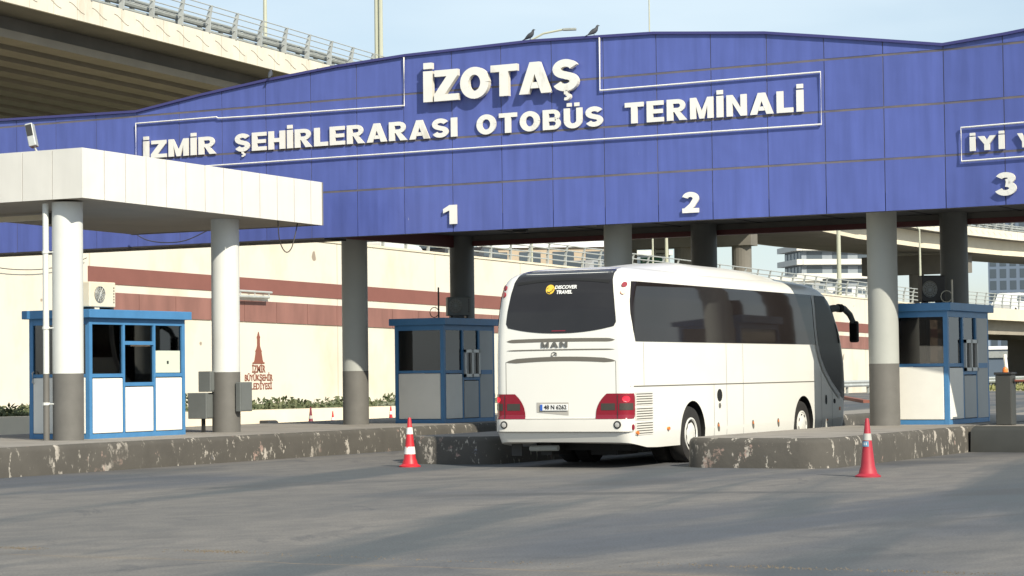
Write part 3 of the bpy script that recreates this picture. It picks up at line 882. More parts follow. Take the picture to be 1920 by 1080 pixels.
tag(g.build('ground_cover', ['leaf', 'leaf_grey'], fix=False), 'low green and grey-green ground cover growing above the sandy planter wall', 'ground cover', kind='stuff')
for (x, y, h, lab) in ((-40.9, 69.2, .95, 'taller bush beside the gateway column near the small traffic cone'), (-43.6, 60.2, .62, 'leafy bush right of the electric boxes at the planter wall'),
                       (-50.5, 66.0, .75, 'dark green bush left of the electric boxes on the second pale column')):
    b = thing('bush', lab, 'bush', (x, y, .45), 0, 'bushes above the planter wall')
    g = MB(); leaves(g, 0, 0, h * .5, .9, .9, h * .62, 900, .07); g.build('foliage', 'leaf', b, fix=False)
    g = MB()
    for k in range(7): g.tube([(0, 0, -.02), (random.uniform(-.5, .5), random.uniform(-.5, .5), h * .8)], .02, 5)
    g.build('stem', 'cable', b)
g = MB()
for i in range(2600):
    y = random.uniform(152, 250); x = -51 + random.uniform(-1, 9)
    leaves(g, x, y, .12, .3, .3, .15, 1, .22)
tag(g.build('grass', 'grass', fix=False), 'rough green grass on the verge below the guard rail', 'grass', kind='stuff')

# ================================================================== TRAFFIC ISLANDS (kerbs)
def island(name, label, poly, h=0.5, top_in=0.05, km='kerb'):
    """poly anticlockwise in plan; sloping painted sides, concrete top"""
    root = thing(name, label, 'traffic island', (poly[0][0], poly[0][1], 0), 0, 'raised kerb islands between the lanes')
    ox, oy = poly[0]
    P = [(x - ox, y - oy) for x, y in poly]
    n = len(P)
    cx = sum(p[0] for p in P) / n; cy = sum(p[1] for p in P) / n
    def inset(d):
        out = []
        for i in range(n):
            a = Vector(P[i - 1]); b = Vector(P[i]); c = Vector(P[(i + 1) % n])
            d1 = (b - a).normalized(); d2 = (c - b).normalized()
            n1 = Vector((-d1.y, d1.x)); n2 = Vector((-d2.y, d2.x))
            m2 = (n1 + n2).normalized(); k = d / max(.4, m2.dot(n1))
            out.append((b.x + m2.x * k, b.y + m2.y * k))
        return out
    rings = [(0, -.03), (.01, h - .09), (.035, h - .03), (top_in + .03, h)]
    mb = MB(); vs = []; fs = []
    for (d, z) in rings:
        for (x, y) in inset(d): vs.append((x, y, z))
    for k in range(len(rings) - 1):
        for i in range(n): fs.append((k * n + i, k * n + (i + 1) % n, (k + 1) * n + (i + 1) % n, (k + 1) * n + i))
    mb.add(vs, fs)
    mb.build('kerb', km, root, smooth=True, fix=True)
    mb = MB(); mb.add([(x, y, h + .001) for (x, y) in inset(top_in + .03)], [tuple(range(n))])
    mb.build('top', 'island_top', root)
    return root
def nose(x0, x1, y0, y1, r):
    """rounded front corners, facing -Y"""
    p = [(x0 + r - r * math.cos(R(a)), y0 + r - r * math.sin(R(a))) for a in (0, 22, 45, 67, 90)]
    q = [(x1 - r + r * math.sin(R(a)), y0 + r - r * math.cos(R(a))) for a in (0, 22, 45, 67, 90)]
    return p + q + [(x1, y1), (x0, y1)]
island('kerb_island', 'long dark painted kerb island with the pale columns at the left', nose(-31.5, -25.45, 20, 62, .5))
island('kerb_island', 'middle kerb island nose behind the traffic cone left of the coach', nose(-21.65, -19.75, 35.3, 60, .45))
island('kerb_island', 'rounded kerb island at the right side of the coach with peeling paint', nose(-15.95, -13.25, 34.95, 60, .55))
island('kerb_island', 'dark shaded kerb block under the gate barrier at the right edge', [(-13.2, 42.45), (-10.4, 42.45), (-10.4, 47.0), (-13.2, 47.0)], km='barrier_shade')

# ================================================================== GATEWAY
gate = thing('gateway', 'wide blue clad bus terminal gateway with white letters and lane numbers', 'gateway', (-20, 41.65, 0))
GO = Vector((-20, 41.65, 0))
prof = [(-60, 8.45), (-32.65, 7.84), (-30.77, 8.10), (-28.99, 8.30), (-27.1, 8.47), (-25.35, 8.57), (-22.2, 8.63), (-19.4, 8.56), (-16.97, 8.36), (-15.76, 8.19), (-14.53, 8.01), (-13.33, 7.83), (-12.1, 7.91), (-10.8, 8.03), (-5, 8.5), (10, 9)]
prof[0] = (-60, 8.3)
def ztop(x):
    for (a, za), (b, zb) in zip(prof, prof[1:]):
        if a <= x <= b:
            return za + (zb - za) * (x - a) / (b - a)
    return 8
XK = PX0 + 16 * PW                       # kink
CK, SK = math.cos(R(6.5)), math.sin(R(6.5))
def gp(x, yo, z):                        # x along the face, yo = depth behind the face
    if x <= XK: return (x + 20, yo, z)
    d = x - XK
    return (XK + 20 + d * CK + yo * SK * 0, -d * SK + yo, z)
kmin, kmax = -7, 22
g = MB()
for k in range(kmin, kmax):
    xa, xb = PX0 + k * PW + .010, PX0 + (k + 1) * PW - .010
    for r in range(len(ROWS)):
        z0 = ROWS[r] + (.022 if r else 0)
        z1 = ROWS[r + 1] - .022 if r + 1 < len(ROWS) else 99
        za, zb = min(z1, ztop(xa) - .05), min(z1, ztop(xb) - .05)
        if za - z0 < .03 and zb - z0 < .03: continue
        za = max(za, z0 + .01); zb = max(zb, z0 + .01)
        e = random.uniform(-.003, .003); e2 = random.uniform(-.003, .003)
        # a mid vertex where the roof curve bends within the panel
        vs = [gp(xa, e, z0), gp(xb, e2, z0), gp(xb, e2, zb), gp(xa, e, za), gp(xa, .03, z0), gp(xb, .03, z0), gp(xb, .03, zb), gp(xa, .03, za)]
        g.add(vs, [(0, 1, 2, 3), (0, 4, 5, 1), (1, 5, 6, 2), (2, 6, 7, 3), (3, 7, 4, 0)])
o = g.build('cladding', 'blue', gate)
fine_ = sorted([PX0 + k * PW for k in range(-7, 22)])
# backing behind the joints, closed body and soffit tray
def slab(xs, y0, y1, zb, name, mats, topoff=-.06):
    mb = MB(); n = len(xs); vs = []
    for x in xs:
        t = ztop(x) + topoff
        vs += [gp(x, y0, zb), gp(x, y1, zb), gp(x, y1, t), gp(x, y0, t)]
    fs = [(0, 3, 2, 1), tuple((n - 1) * 4 + k for k in (0, 1, 2, 3))]
    mi = []
    for i in range(n - 1):
        a = i * 4
        fs += [(a, a + 1, a + 5, a + 4), (a + 1, a + 2, a + 6, a + 5), (a + 2, a + 3, a + 7, a + 6), (a + 3, a, a + 4, a + 7)]
    mb.add(vs, fs)
    return mb.build(name, mats, gate)
xs_l = [-42] + [p[0] for p in prof if -42 < p[0] < -27.5] + [-27.5]
xs_r = [-27.5] + [p[0] for p in prof if -27.5 < p[0] < -6] + [-6]
if XK not in xs_r: xs_r = sorted(xs_r + [XK])
slab(xs_l, .012, .9, 4.68, 'left_wing', 'joint')
slab(xs_r, .012, 6.2, 5.02, 'body', 'joint')
# soffit
mb = MB()
for xa, xb in zip(xs_r, xs_r[1:]):
    mb.add([gp(xa, .15, 4.985), gp(xb, .15, 4.985), gp(xb, 6.1, 4.985), gp(xa, 6.1, 4.985), gp(xa, .15, 5.015), gp(xb, .15, 5.015), gp(xb, 6.1, 5.015), gp(xa, 6.1, 5.015)], [(0, 1, 2, 3), (4, 5, 6, 7), (0, 1, 5, 4), (2, 3, 7, 6)])
mb.build('soffit', 'soffit', gate)
for i in range(7):                      # cross joints of the ceiling sheets
    mb = MB(); x = -25.6 + i * 2.0; mb.box(x + 20 - .02, x + 20 + .02, .16, 6.1, 4.972, 4.984); mb.build('soffit_joint', 'seam', gate)
def strip(name, matn, xs, y0, y1, z0, z1):
    mb = MB()
    for xa, xb in zip(xs, xs[1:]):
        f = (z0 if callable(z0) else (lambda x: z0)); h = (z1 if callable(z1) else (lambda x: z1))
        mb.add([gp(xa, y0, f(xa)), gp(xb, y0, f(xb)), gp(xb, y1, f(xb)), gp(xa, y1, f(xa)), gp(xa, y0, h(xa)), gp(xb, y0, h(xb)), gp(xb, y1, h(xb)), gp(xa, y1, h(xa))],
               [(0, 3, 2, 1), (4, 5, 6, 7), (0, 1, 5, 4), (1, 2, 6, 5), (2, 3, 7, 6), (3, 0, 4, 7)])
    return mb.build(name, matn, gate)
strip('front_lip', 'soffit', xs_r, .033, .147, 4.665, 5.017)
strip('back_beam', 'redtrim', xs_r, 6.0, 6.25, 4.74, 4.855)
strip('back_fascia', 'soffit', xs_r, 6.02, 6.25, 4.858, 4.982)
M['sealant'] = mat('sealant', (0.125, 0.115, 0.135), 0.8, 0.35, 1.5, dark=(0.20, 0.165, 0.13), dpos=(0.5, 0.75), dscale=0.9)
for r_ in ROWS[1:]:
    segs = [x for x in fine_ if ztop(x) > r_ + .02]
    strip('joint_strip', 'sealant', segs, .0035, .03, r_ - .021, r_ + .021)
strip('end_lip', 'redtrim', [-27.62, -27.503], .033, 6.2, 4.70, 5.4)
strip('bottom_trim', 'seam', [-42, -27.5], -.002, .9, 4.64, 4.678)
fine = sorted(set([p[0] for p in prof if -42 < p[0] < -6] + [-42, -6, XK]))
strip('top_edge', 'bluetrim', fine, -.05, 6.3, lambda x: ztop(x) - .055, lambda x: ztop(x))
# outline frames of pale tube
def outline(pts, parent):
    mb = MB(); mb.tube([gp(x, -.045, z) for x, z in pts], .018, 6); mb.build('outline_frame', 'letter', parent)
    mb = MB()
outline([(-25.36, 8.50), (-25.36, 7.45), (-28.9, 7.48), (-30.3, 7.50), (-30.35, 7.53), (-32.65, 7.53), (-32.65, 6.43), (-15.80, 6.43), (-15.80, 7.46), (-20.63, 7.44), (-20.63, 8.54)], gate)
outline([(-9.5, 6.20), (-12.98, 6.18), (-12.98, 5.54), (-9.5, 5.56)], gate)
# letters
GX = 20
def gtext(txt, a, b, z, cap, depth, **k):
    if a < XK: put_text(txt, a + GX, b + GX, z, cap, 0, gate, depth, **k)
gtext('İZOTAŞ', -24.81, -21.08, 7.47, .665, .11, gap=.06, stand=.05)
gtext('İZMİR', -32.44, -30.37, 6.70, .40, .03, gap=.10, stand=.02)
gtext('ŞEHİRLERARASI', -29.85, -24.05, 6.70, .41, .03, gap=.10, stand=.02)
gtext('OTOBÜS', -23.57, -20.57, 6.70, .42, .03, gap=.13, stand=.02)
gtext('TERMİNALİ', -20.07, -16.17, 6.71, .43, .03, gap=.13, stand=.02)
gtext('1', -24.37, -24.08, 4.83, .41, .04, name='lane_number', stand=.02)
gtext('2', -18.82, -18.44, 4.82, .42, .04, name='lane_number', stand=.02)
# pieces on the turned part of the face
kink = Matrix.Translation(gp(XK, 0, 0)) @ Matrix.Rotation(-R(6.5), 4, 'Z')
def kink_text(txt, a, b, z, cap, name='letter', gap=.12):
    before = set(bpy.data.objects)
    put_text(txt, a - XK, b - XK, z, cap, 0, gate, .04, name=name, gap=gap, stand=.02)
    for ob in set(bpy.data.objects) - before: ob.data.transform(kink)
kink_text('3', -12.30, -11.88, 4.84, .44, 'lane_number')
kink_text('İYİ', -12.80, -12.11, 5.72, .27, gap=.14)
kink_text('Y', -11.85, -11.58, 5.72, .27)
# columns: light upper part, dark painted foot
def column(parent, x, y, r, z0, z1, name='column', mup='col_grey', split=1.73):
    mb = MB()
    mb.lathe([(r, z0 - .02), (r, split)], (x, y, 0), 32, 0)
    mb.lathe([(r * .995, split + .0), (r * .995, z1)], (x, y, 0), 32, 1)
    return mb.build(name, ['col_dark', mup], parent, smooth=True)
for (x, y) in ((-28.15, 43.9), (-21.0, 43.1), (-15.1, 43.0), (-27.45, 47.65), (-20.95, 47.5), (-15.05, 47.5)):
    column(gate, x + 20, y - 41.65, .30, .5, 5.0, mup='col_shaded' if y > 45 else 'col_grey')  # rear row takes the shade-darkened grey
# small downlights and fittings under the gateway
for (x, y, lab, rz) in ((-23.3, 43.0, 'black floodlight hanging under the gateway right of lane number one', .3), (-17.4, 42.2, 'flat dark lamp under the gateway edge right of lane number two', 0)):
    f = thing('floodlight', lab, 'floodlight', (x, y, 4.985), rz, 'lamps under the gateway')
    g = MB(); g.tube([(0, 0, 0), (0, 0, -.12)], .02, 6); g.build('bracket', 'dark', f)
    g = MB(); g.box(-.16, .16, -.1, .1, -.30, -.12); g.build('lamp_body', 'dark', f, bevel=.02)
for (x, y, w2, l2, tl) in ((-22.6, 44.6, .25, .2, .10), (-21.9, 44.3, .5, .35, .16)):
    mb = MB(); m = Matrix.Translation((x + 20, y - 41.65, 4.90)) @ Matrix.Rotation(tl, 4, 'Y')
    mb.box(-w2, w2, -l2, l2, -.01, .01); mb.v = [tuple(m @ Vector(v)) for v in mb.v]
    mb.build('loose_ceiling_sheet', 'ac_cream', gate)

# ================================================================== CANOPY ON THE LEFT
can = thing('canopy', 'white panelled flat canopy on two round columns in front of the gateway', 'canopy', (-27.5, 36, 0))
CXo, CYo = -27.5, 36
cx0, cx1, cy0, cy1, cz0, cz1 = -31.6, -26.5, 32.2, 40.07, 4.875, 5.79
def tilt(mb):
    mb.v = [(a, b, c - b * .0125) for a, b, c in mb.v]
    return mb
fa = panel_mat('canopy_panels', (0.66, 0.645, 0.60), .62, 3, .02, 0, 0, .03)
def cpan(mb, a, b, side):
    if side == 'x': mb.box(cx1 - .02 - CXo, cx1 - CXo, a - CYo, b - CYo, cz0, cz1)
    else: mb.box(a - CXo, b - CXo, cy0 - CYo, cy0 + .02 - CYo, cz0, cz1)
g = MB(); y = cy0 + .022
while y < cy1 - .1:
    cpan(g, y, min(y + .598, cy1), 'x'); y += .620
tilt(g).build('fascia', [fa], can)
g = MB(); x = cx1 - .002
while x > cx0 + .1:
    cpan(g, max(x - .692, cx0), x, 'y'); x -= .708
tilt(g).build('fascia', [fa], can)
g = MB(); g.box(cx0 - CXo, cx1 - .025 - CXo, cy0 + .025 - CYo, cy1 - CYo, cz0 + .04, cz1 - .01); tilt(g).build('core', 'redtrim', can)
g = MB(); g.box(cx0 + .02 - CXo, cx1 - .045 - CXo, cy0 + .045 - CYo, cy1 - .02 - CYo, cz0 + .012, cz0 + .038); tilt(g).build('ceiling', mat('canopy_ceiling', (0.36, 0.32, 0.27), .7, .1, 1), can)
g = MB(); g.box(cx0 - CXo, cx1 - CXo, cy1 + .001 - CYo, cy1 + .05 - CYo, cz0, cz1); tilt(g).build('back_fascia', 'seam_soft', can)
column(can, -27.25 - CXo, 32.68 - CYo, .285, .5, cz0 + .02, mup='col_white')
column(can, -27.42 - CXo, 37.85 - CYo, .29, .5, cz0 + .02, mup='col_white')
g = MB()
g.tube([(-27.55 - CXo, 32.42 - CYo, .5), (-27.55 - CXo, 32.42 - CYo, 1.73)], .058, 12, 1)
g.tube([(-27.55 - CXo, 32.42 - CYo, 1.73), (-27.55 - CXo, 32.42 - CYo, cz0)], .057, 12, 0)
for z in (1.15, 2.55, 3.95): g.tube([(-27.55 - CXo, 32.42 - CYo, z), (-27.55 - CXo, 32.42 - CYo, z + .05)], .07, 10, 0); g.tube([(-27.5 - CXo, 32.42 - CYo, z + .02), (-27.3 - CXo, 32.45 - CYo, z + .02)], .015, 6, 0)
g.build('drainpipe', ['col_white', 'col_dark'], can, smooth=True)
# ceiling lamp unit under the canopy
cu = thing('ceiling_lamp', 'long strip lamp and dark box under the canopy at the left edge', 'ceiling lamp', (-28.6, 34.4, cz0 - .0))
g = MB(); g.box(-2.4, -.45, -.06, .06, -.12, -.02); g.build('tube_housing', 'ac_cream', cu)
g = MB(); g.box(-.45, .05, -.2, .2, -.22, -.0); g.build('gear_box', 'dark', cu)
# camera lamp on top of the canopy
cc = thing('roof_floodlight', 'grey floodlight on a short bent stalk standing on the canopy', 'floodlight', (-27.82, 32.45, cz1 - .01))
g = MB(); g.tube([(.12, 0, 0), (.05, 0, .07), (.0, 0, .14), (-.02, 0, .26)], .022, 8); g.build('stalk', 'galv', cc)
g = MB(); g.box(-.07, .07, -.10, .10, -.22, .22); m = Matrix.Translation((-.06, -.02, .38)) @ Matrix.Rotation(R(-14), 4, 'Y') @ Matrix.Rotation(R(25), 4, 'Z'); g.v = [tuple(m @ Vector(v)) for v in g.v]; g.build('housing', 'galv', cc, bevel=.015)
g = MB(); g.box(-.055, .055, -.112, -.102, -.02, .19); g.v = [tuple(m @ Vector(v)) for v in g.v]; g.build('lens', 'dark', cc)

# cables
def cable(label, pts, r=.012, name='cable'):
    mb = MB(); o = Vector(pts[0]); P = [Vector(p) - o for p in pts]
    # smooth catmull
    out = []
    for i in range(len(P) - 1):
        p0, p1, p2, p3 = P[max(i - 1, 0)], P[i], P[i + 1], P[min(i + 2, len(P) - 1)]
        for k in range(6):
            t = k / 6
            out.append(.5 * ((2 * p1) + (-p0 + p2) * t + (2 * p0 - 5 * p1 + 4 * p2 - p3) * t * t + (-p0 + 3 * p1 - 3 * p2 + p3) * t ** 3))
    out.append(P[-1]); mb.tube(out, r, 5)
    return tag(mb.build(name, 'cable', loc=o), label, 'cable', 'loose cables')
cable('thin loop of cable hanging from the right end of the canopy', [(-26.62, 38.6, 4.87), (-26.65, 38.7, 4.45), (-26.68, 38.95, 4.22), (-26.7, 39.2, 4.30), (-26.7, 39.35, 4.6), (-26.7, 39.45, 4.87)])
cable('slack cable sagging across the shaded blue wing under the canopy', [(-32.6, 41.45, 4.98), (-32.2, 41.40, 4.80), (-31.7, 41.4, 4.72), (-31.1, 41.40, 4.74), (-30.5, 41.45, 4.95)])
cable('long cable drooping over the cream wall at the far left', [(WX + .2, 59, 5.75), (WX + .2, 61, 5.55), (WX + .2, 62.5, 5.55), (WX + .2, 63.6, 5.65), (WX + .2, 64.8, 5.85), (WX + .2, 65.6, 6.1)], .016)

# ================================================================== BOOTHS
def booth(name, label, X1, Y0, w, l, lay, zr=2.93, z0=.5, door=False):
    """X1: face towards +X; Y0: face towards -Y"""
    root = thing(name, label, 'toll booth', (X1, Y0, z0), 0, 'blue toll booths on the islands')
    H = zr - z0
    B = MB()
    t = .09
    for (a, b) in ((-w, 0), (-w, l), (0, 0), (0, l)):
        xa = -w if a == -w else -t; ya = 0 if b == 0 else l - t
        B.box(xa, xa + t, ya, ya + t, 0, H - .16)
    # bottom and top rails
    for z0_, z1_ in ((0.0, .09), (H - .28, H - .162)):
        B.box(-w + t, -t, .004, t - .004, z0_, z1_); B.box(-w + t, -t, l - t + .004, l - .004, z0_, z1_)
        B.box(-t + .004, -.004, t, l - t, z0_, z1_); B.box(-w + .004, -w + t - .004, t, l - t, z0_, z1_)
    B.build('frame', 'booth_blue', root)
    g = MB(); g.box(-w - .10, .10, -.10, l + .10, H - .16, H); g.build('roof', 'booth_blue', root, bevel=.01)
    # floor, ceiling, desk
    g = MB(); g.box(-w + .05, -.05, .05, l - .05, .01, .05); g.box(-w + .05, -.05, .05, l - .05, H - .20, H - .163); g.box(-w + .12, -.12, l * .45, l * .75, .75, .80)
    g.box(-w + .3, -w + .75, l * .35, l * .5, .45, 1.25); g.build('interior', 'interior', root)
    zt = H - .28
    # front (-Y): mid rail, window, panel
    def front(zm):
        f = MB(); f.box(-w + t, -t, .004, t - .004, zm - .06, zm); f.build('rail', 'booth_blue', root)
        gl = MB(); gl.box(-w + t, -t, .035, .041, zm, zt); wi = gl.build('window', 'glass', root)
        p = MB(); p.box(-w + t + .01, -t - .01, -.006, .03, .10, zm - .07); p.build('panel', 'panel_white', root, bevel=.012)
        p = MB(); p.box(-w + t, -t, l - .045, l - .04, zm, zt); p.build('window', 'glass', root)
        p = MB(); p.box(-w + t, -t, l - .04, l - .01, .095, zm - .06); p.build('panel', 'panel_white', root)
        p = MB(); p.box(-w + .006, -w + .03, t, l - t, .095, zm - .06); p.build('panel', 'panel_white', root)
        p = MB(); p.box(-w + .035, -w + .04, t, l - t, zm, zt); p.build('window', 'glass', root)
    front(1.22)
    if door:
        hd = MB(); hd.tube([(-w + .12, -.01, 1.05), (-w + .12, -.05, 1.07), (-w + .12, -.05, 1.25), (-w + .12, -.01, 1.27)], .014, 8); hd.build('door_handle', 'alu', root)
    # +X face from a layout of bays
    for (a, b, kind) in lay:
        ya, yb = a * l, b * l
        ya = max(ya, t); yb = min(yb, l - t)
        if a > 0:
            f = MB(); f.box(-t + .002, -.002, ya, ya + .06, .09, zt); f.build('mullion', 'booth_blue', root); ya += .06
        def pane(z0_, z1_, nm='window'):
            q = MB(); q.box(-.045, -.040, ya, yb, z0_, z1_); return q.build(nm, 'glass', root)
        def rail(z0_):
            q = MB(); q.box(-t + .004, -.004, ya, yb, z0_ - .07, z0_); q.build('rail', 'booth_blue', root)
        def panel(z1_, m='panel_white'):
            q = MB(); q.box(-.03, .006, ya + .02, yb - .02, .10, z1_ - .09); q.build('panel', m, root, bevel=.015)
        if kind == 'high': rail(1.22); pane(1.22, zt); panel(1.22)
        elif kind == 'paper':
            rail(1.22); pane(1.22, zt); panel(1.22)
            q = MB(); q.box(-.0385, -.036, ya + .01, yb - .03, 1.23, 1.66); q.build('notice', mat('pale_sheet', (.55, .60, .50), .7), root)
            q = MB(); q.box(-.0355, -.0345, ya + .4, ya + .46, 1.40, 1.46); q.build('notice', 'dark', root)
        elif kind == 'split': rail(1.05); pane(1.05, 1.74); rail(1.84); pane(1.84, zt); panel(1.05)
        elif kind == 'slider':
            rail(1.06); pane(1.70, zt)
            q = MB()
            for (yy0, yy1, z0_, z1_) in ((ya, yb, 1.06, 1.13), (ya, yb, 1.63, 1.70), (ya, ya + .05, 1.06, 1.70), (yb - .05, yb, 1.06, 1.70), ((ya + yb) / 2 - .03, (ya + yb) / 2 + .03, 1.06, 1.70)):
                q.box(-.02, .045, yy0, yy1, z0_, z1_)
            sw = q.build('sliding_window', 'alu', root)
            q = MB(); q.box(-.012, -.006, ya, yb, 1.1, 1.66); q.build('pane', 'glass', sw)
            panel(1.06, 'panel_grey')
        elif kind == 'solid':
            q = MB(); q.box(-.04, .003, ya, yb, .095, zt); q.build('panel', 'panel_grey', root)
            q = MB(); q.box(-.005, .01, ya + .04, yb - .04, 1.12, 1.22); q.build('rail', 'booth_blue', root)
    return root
booth('toll_booth', 'bright blue toll booth with three white panels behind the first pale column', -27.22, 33.25, 1.45, 2.95, [(0, .34, 'high'), (.34, .66, 'split'), (.66, 1, 'paper')], door=True)
booth('toll_booth', 'dark blue toll booth in shade just left of the coach', -26.35, 44.85, 1.32, 2.4, [(0, .36, 'high'), (.36, .68, 'slider'), (.68, 1, 'solid')])
booth('toll_booth', 'blue toll booth with sliding window right of the rightmost big column', -13.98, 43.60, 1.35, 2.75, [(0, .36, 'high'), (.36, .68, 'slider'), (.68, 1, 'solid')])

# air conditioner outdoor units on the booth roofs
def ac_unit(label, x, y, z, rz, w=.78, h=.54, matn='ac_cream'):
    root = thing('air_conditioner', label, 'air conditioner', (x, y, z), rz, 'air conditioner units on the booth roofs')
    g = MB(); g.box(-.14, .14, -w / 2, w / 2, .06, h); g.build('casing', matn, root, bevel=.02)
    g = MB(); g.lathe([(.16, .0), (.16, .012), (.145, .016), (.145, -.01)], (.141, -.09, .06 + (h - .06) / 2), 28, ax='x'); g.build('fan_ring', 'ac_fan', root)
    g = MB()
    for r in (.04, .08, .12, .15):
        g.tube([(.158, -.09 + r * math.cos(R(a)), .30 + r * math.sin(R(a))) for a in range(0, 361, 24)], .004, 4, caps=False)
    for a in range(0, 180, 30): g.tube([(.160, -.09 - .155 * math.cos(R(a)), .30 - .155 * math.sin(R(a))), (.160, -.09 + .155 * math.cos(R(a)), .30 + .155 * math.sin(R(a)))], .004, 4)
    g.build('fan_grille', 'galv', root)
    g = MB(); g.box(-.16, .16, -w / 2 + .08, -w / 2 + .12, 0, .06); g.build('foot', 'dark', root)
    g = MB(); g.box(-.16, .16, w / 2 - .12, w / 2 - .08, 0, .06); g.build('foot', 'dark', root)
    g = MB()
    for k in range(6): g.box(.141, .144, w / 2 - .07, w / 2 - .045, .14 + k * .055, .17 + k * .055)
    g.build('vent_marks', 'dark', root)
    return root
ac_unit('cream air conditioner unit with round fan on the left booth roof', -27.72, 34.1, 2.935, 0)
ac_unit('dark air conditioner unit in shadow on the middle booth roof', -26.55, 45.9, 2.935, -.9, .56, .50, matn='box_grey')
ac_unit('tall dark air conditioner unit on the right booth roof', -14.75, 45.0, 2.935, -.9, .50, .60, 'dark')
for (x, y, lab, m2, hh) in ((-27.15, 46.0, 'thin dark frame post with a coil on the middle booth roof', 'dark', .75), (-14.28, 44.9, 'pale leaning pipe beside the unit on the right booth roof', 'ac_cream', .5)):
    g = MB(); g.tube([(0, 0, 0), (0, 0, hh)], .02, 6); g.tube([(.0 + .12 * math.cos(R(a)) - .12, 0, .16 + .12 * math.sin(R(a))) for a in range(0, 331, 30)], .01, 5)
    tag(g.build('roof_pipe', m2, loc=(x, y, 2.935)), lab, 'pipe')

# electric boxes round the second pale column
def ebox(label, x, y, z, w, d, h, post=0):
    root = thing('electric_box', label, 'electric box', (x, y, z), 0, 'grey electric boxes on the second pale column')
    g = MB(); g.box(-w / 2, w / 2, -d / 2, d / 2, 0, h); g.build('casing', 'box_grey', root, bevel=.012)
    g = MB(); g.box(w / 2 - .001, w / 2 + .008, -d / 2 + .03, d / 2 - .03, .03, h - .03); g.build('door', 'box_grey', root)
    if post: g = MB(); g.box(.02, .08, -.03, .03, -post, 0); g.build('post', 'dark', root)
    return root
ebox('large grey box on a short post left of the second pale column', -27.83, 37.55, .78, .46, .3, .53, .28)
ebox('smaller grey box above the large one left of the second pale column', -27.68, 37.55, 1.33, .30, .2, .42)
ebox('narrow grey box mounted on the right side of the second pale column', -27.05, 37.95, .92, .12, .42, .60)
dt = tag(MB().build('kerb_stone', 'dark') if False else MB().box(-1.0, 1.0, -.3, .3, 0, .22).build('parking_block', 'dark', loc=(-42.6, 60.0, 0.0), bevel=.08), 'low dark block on the ground right of the second pale column', 'block')

# ================================================================== BARRIER GATES
ba = thing('gate_barrier', 'dark gate barrier cabinet with an orange dome at the right edge', 'barrier gate', (-12.75, 43.35, .5))
g = MB(); g.box(-.16, .16, -.16, .16, 0, .98); g.build('cabinet', 'barrier_shade', ba, bevel=.02)
g = MB(); g.box(-.18, .18, -.18, .18, .981, 1.03); g.build('cap', 'dark', ba, bevel=.01)
g = MB(); g.lathe([(.055, 1.03), (.055, 1.08), (.04, 1.12), (.01, 1.135)], (0, 0, 0), 16); g.build('dome_lamp', 'lamp_orange', ba, smooth=True)
g = MB(); g.tube([(.16, 0, .86), (3.4, -.1, .86)], .025, 8); g.build('arm', 'brown_logo', ba)
g = MB(); g.lathe([(.05, -.02), (.05, .03)], (.16, 0, .86), 12, ax='x'); g.build('hub', 'dark', ba)
rk = tag(MB().box(-.15, .15, -12, 12, 0, .14).build('red_kerb', 'brown_logo', loc=(-42.0, 114, 0)), 'low dark red kerb line across the exit road behind the coach mirror', 'kerb')
rk.rotation_euler = (0, 0, .42)

# ================================================================== TRAFFIC CONES
def cone(label, x, y, h, mats, band, lean=0, loc_z=0, sticker=False, torn=False):
    root = thing('traffic_cone', label, 'traffic cone', (x, y, loc_z), random.uniform(0, 3), 'red and white traffic cones')
    rb, rt = .125 * h / .88, .028 * h / .88
    def rad(z): return rb + (rt - rb) * (z / h)
    g = MB()
    zb = [(0.22, .075 * 0 + .0)]
    prof = [(rb * 1.55, 0), (rb * 1.55, .022), (rb * 1.38, .03), (rb * 1.12, .055), (rb * 1.03, .10), (rad(.18 * h), .18 * h), (rad(.5 * h), .5 * h), (rad(.97 * h), .97 * h), (rt * .8, h)]
    g.lathe(prof, (0, 0, 0), 32); g.build('cone_body', mats, root, smooth=True)
    for (a, b, mm) in band:
        g = MB(); g.lathe([(rad(a * h) + .004, a * h), (rad(b * h) + .004, b * h)], (0, 0, 0), 32); g.build('reflective_band', mm, root, smooth=True)
    return root
cone('red traffic cone with two white bands, the lower one torn, before the middle island', -20.81, 34.2, .87, 'cone_red', [(.26, .41, 'cone_white'), (.665, .80, 'cone_band')])
c2 = cone('faded red traffic cone with one pale band and blue sticker before the right island', -11.70, 32.50, .885, 'cone_faded', [(.625, .74, 'cone_band_grey')])
c2.rotation_euler = (0, 0, 0)
g = MB()
for i in range(7):
    pass
def cone_patch(h, z0, z1, a0, a1, off):
    rb, rt = .125 * h / .88, .028 * h / .88
    rad = lambda z: rb + (rt - rb) * (z / h) + off
    mb = MB(); n = 8; vs = []
    for i in range(n + 1):
        a = R(a0 + (a1 - a0) * i / n)
        for z in (z0, z1): vs.append((rad(z) * math.cos(a), rad(z) * math.sin(a), z))
    mb.add(vs, [(2 * i, 2 * i + 2, 2 * i + 3, 2 * i + 1) for i in range(n)])
    return mb
cone_patch(.885, .46, .54, -150, -55, .0045).build('sticker', 'sticker', c2)
for k, a in enumerate((-128, -108, -88)): cone_patch(.885, .48, .52, a, a + 9, .006).build('sticker_mark', 'plate_white', c2)
cone('dull dark red traffic cone beyond the left island, left of a smaller one', -39.35, 58.76, .66, 'cone_dark', [(.45, .60, 'cone_band_grey')])
cone('small red and white cone between the dark cone and the gateway column', -39.75, 60.62, .50, 'cone_red', [(.0, .16, 'cone_band'), (.42, .60, 'cone_band')])
cone('red cone with two white bands beside the middle toll booth', -39.2, 63.25, .60, 'cone_red', [(.10, .26, 'cone_band'), (.56, .74, 'cone_band')])

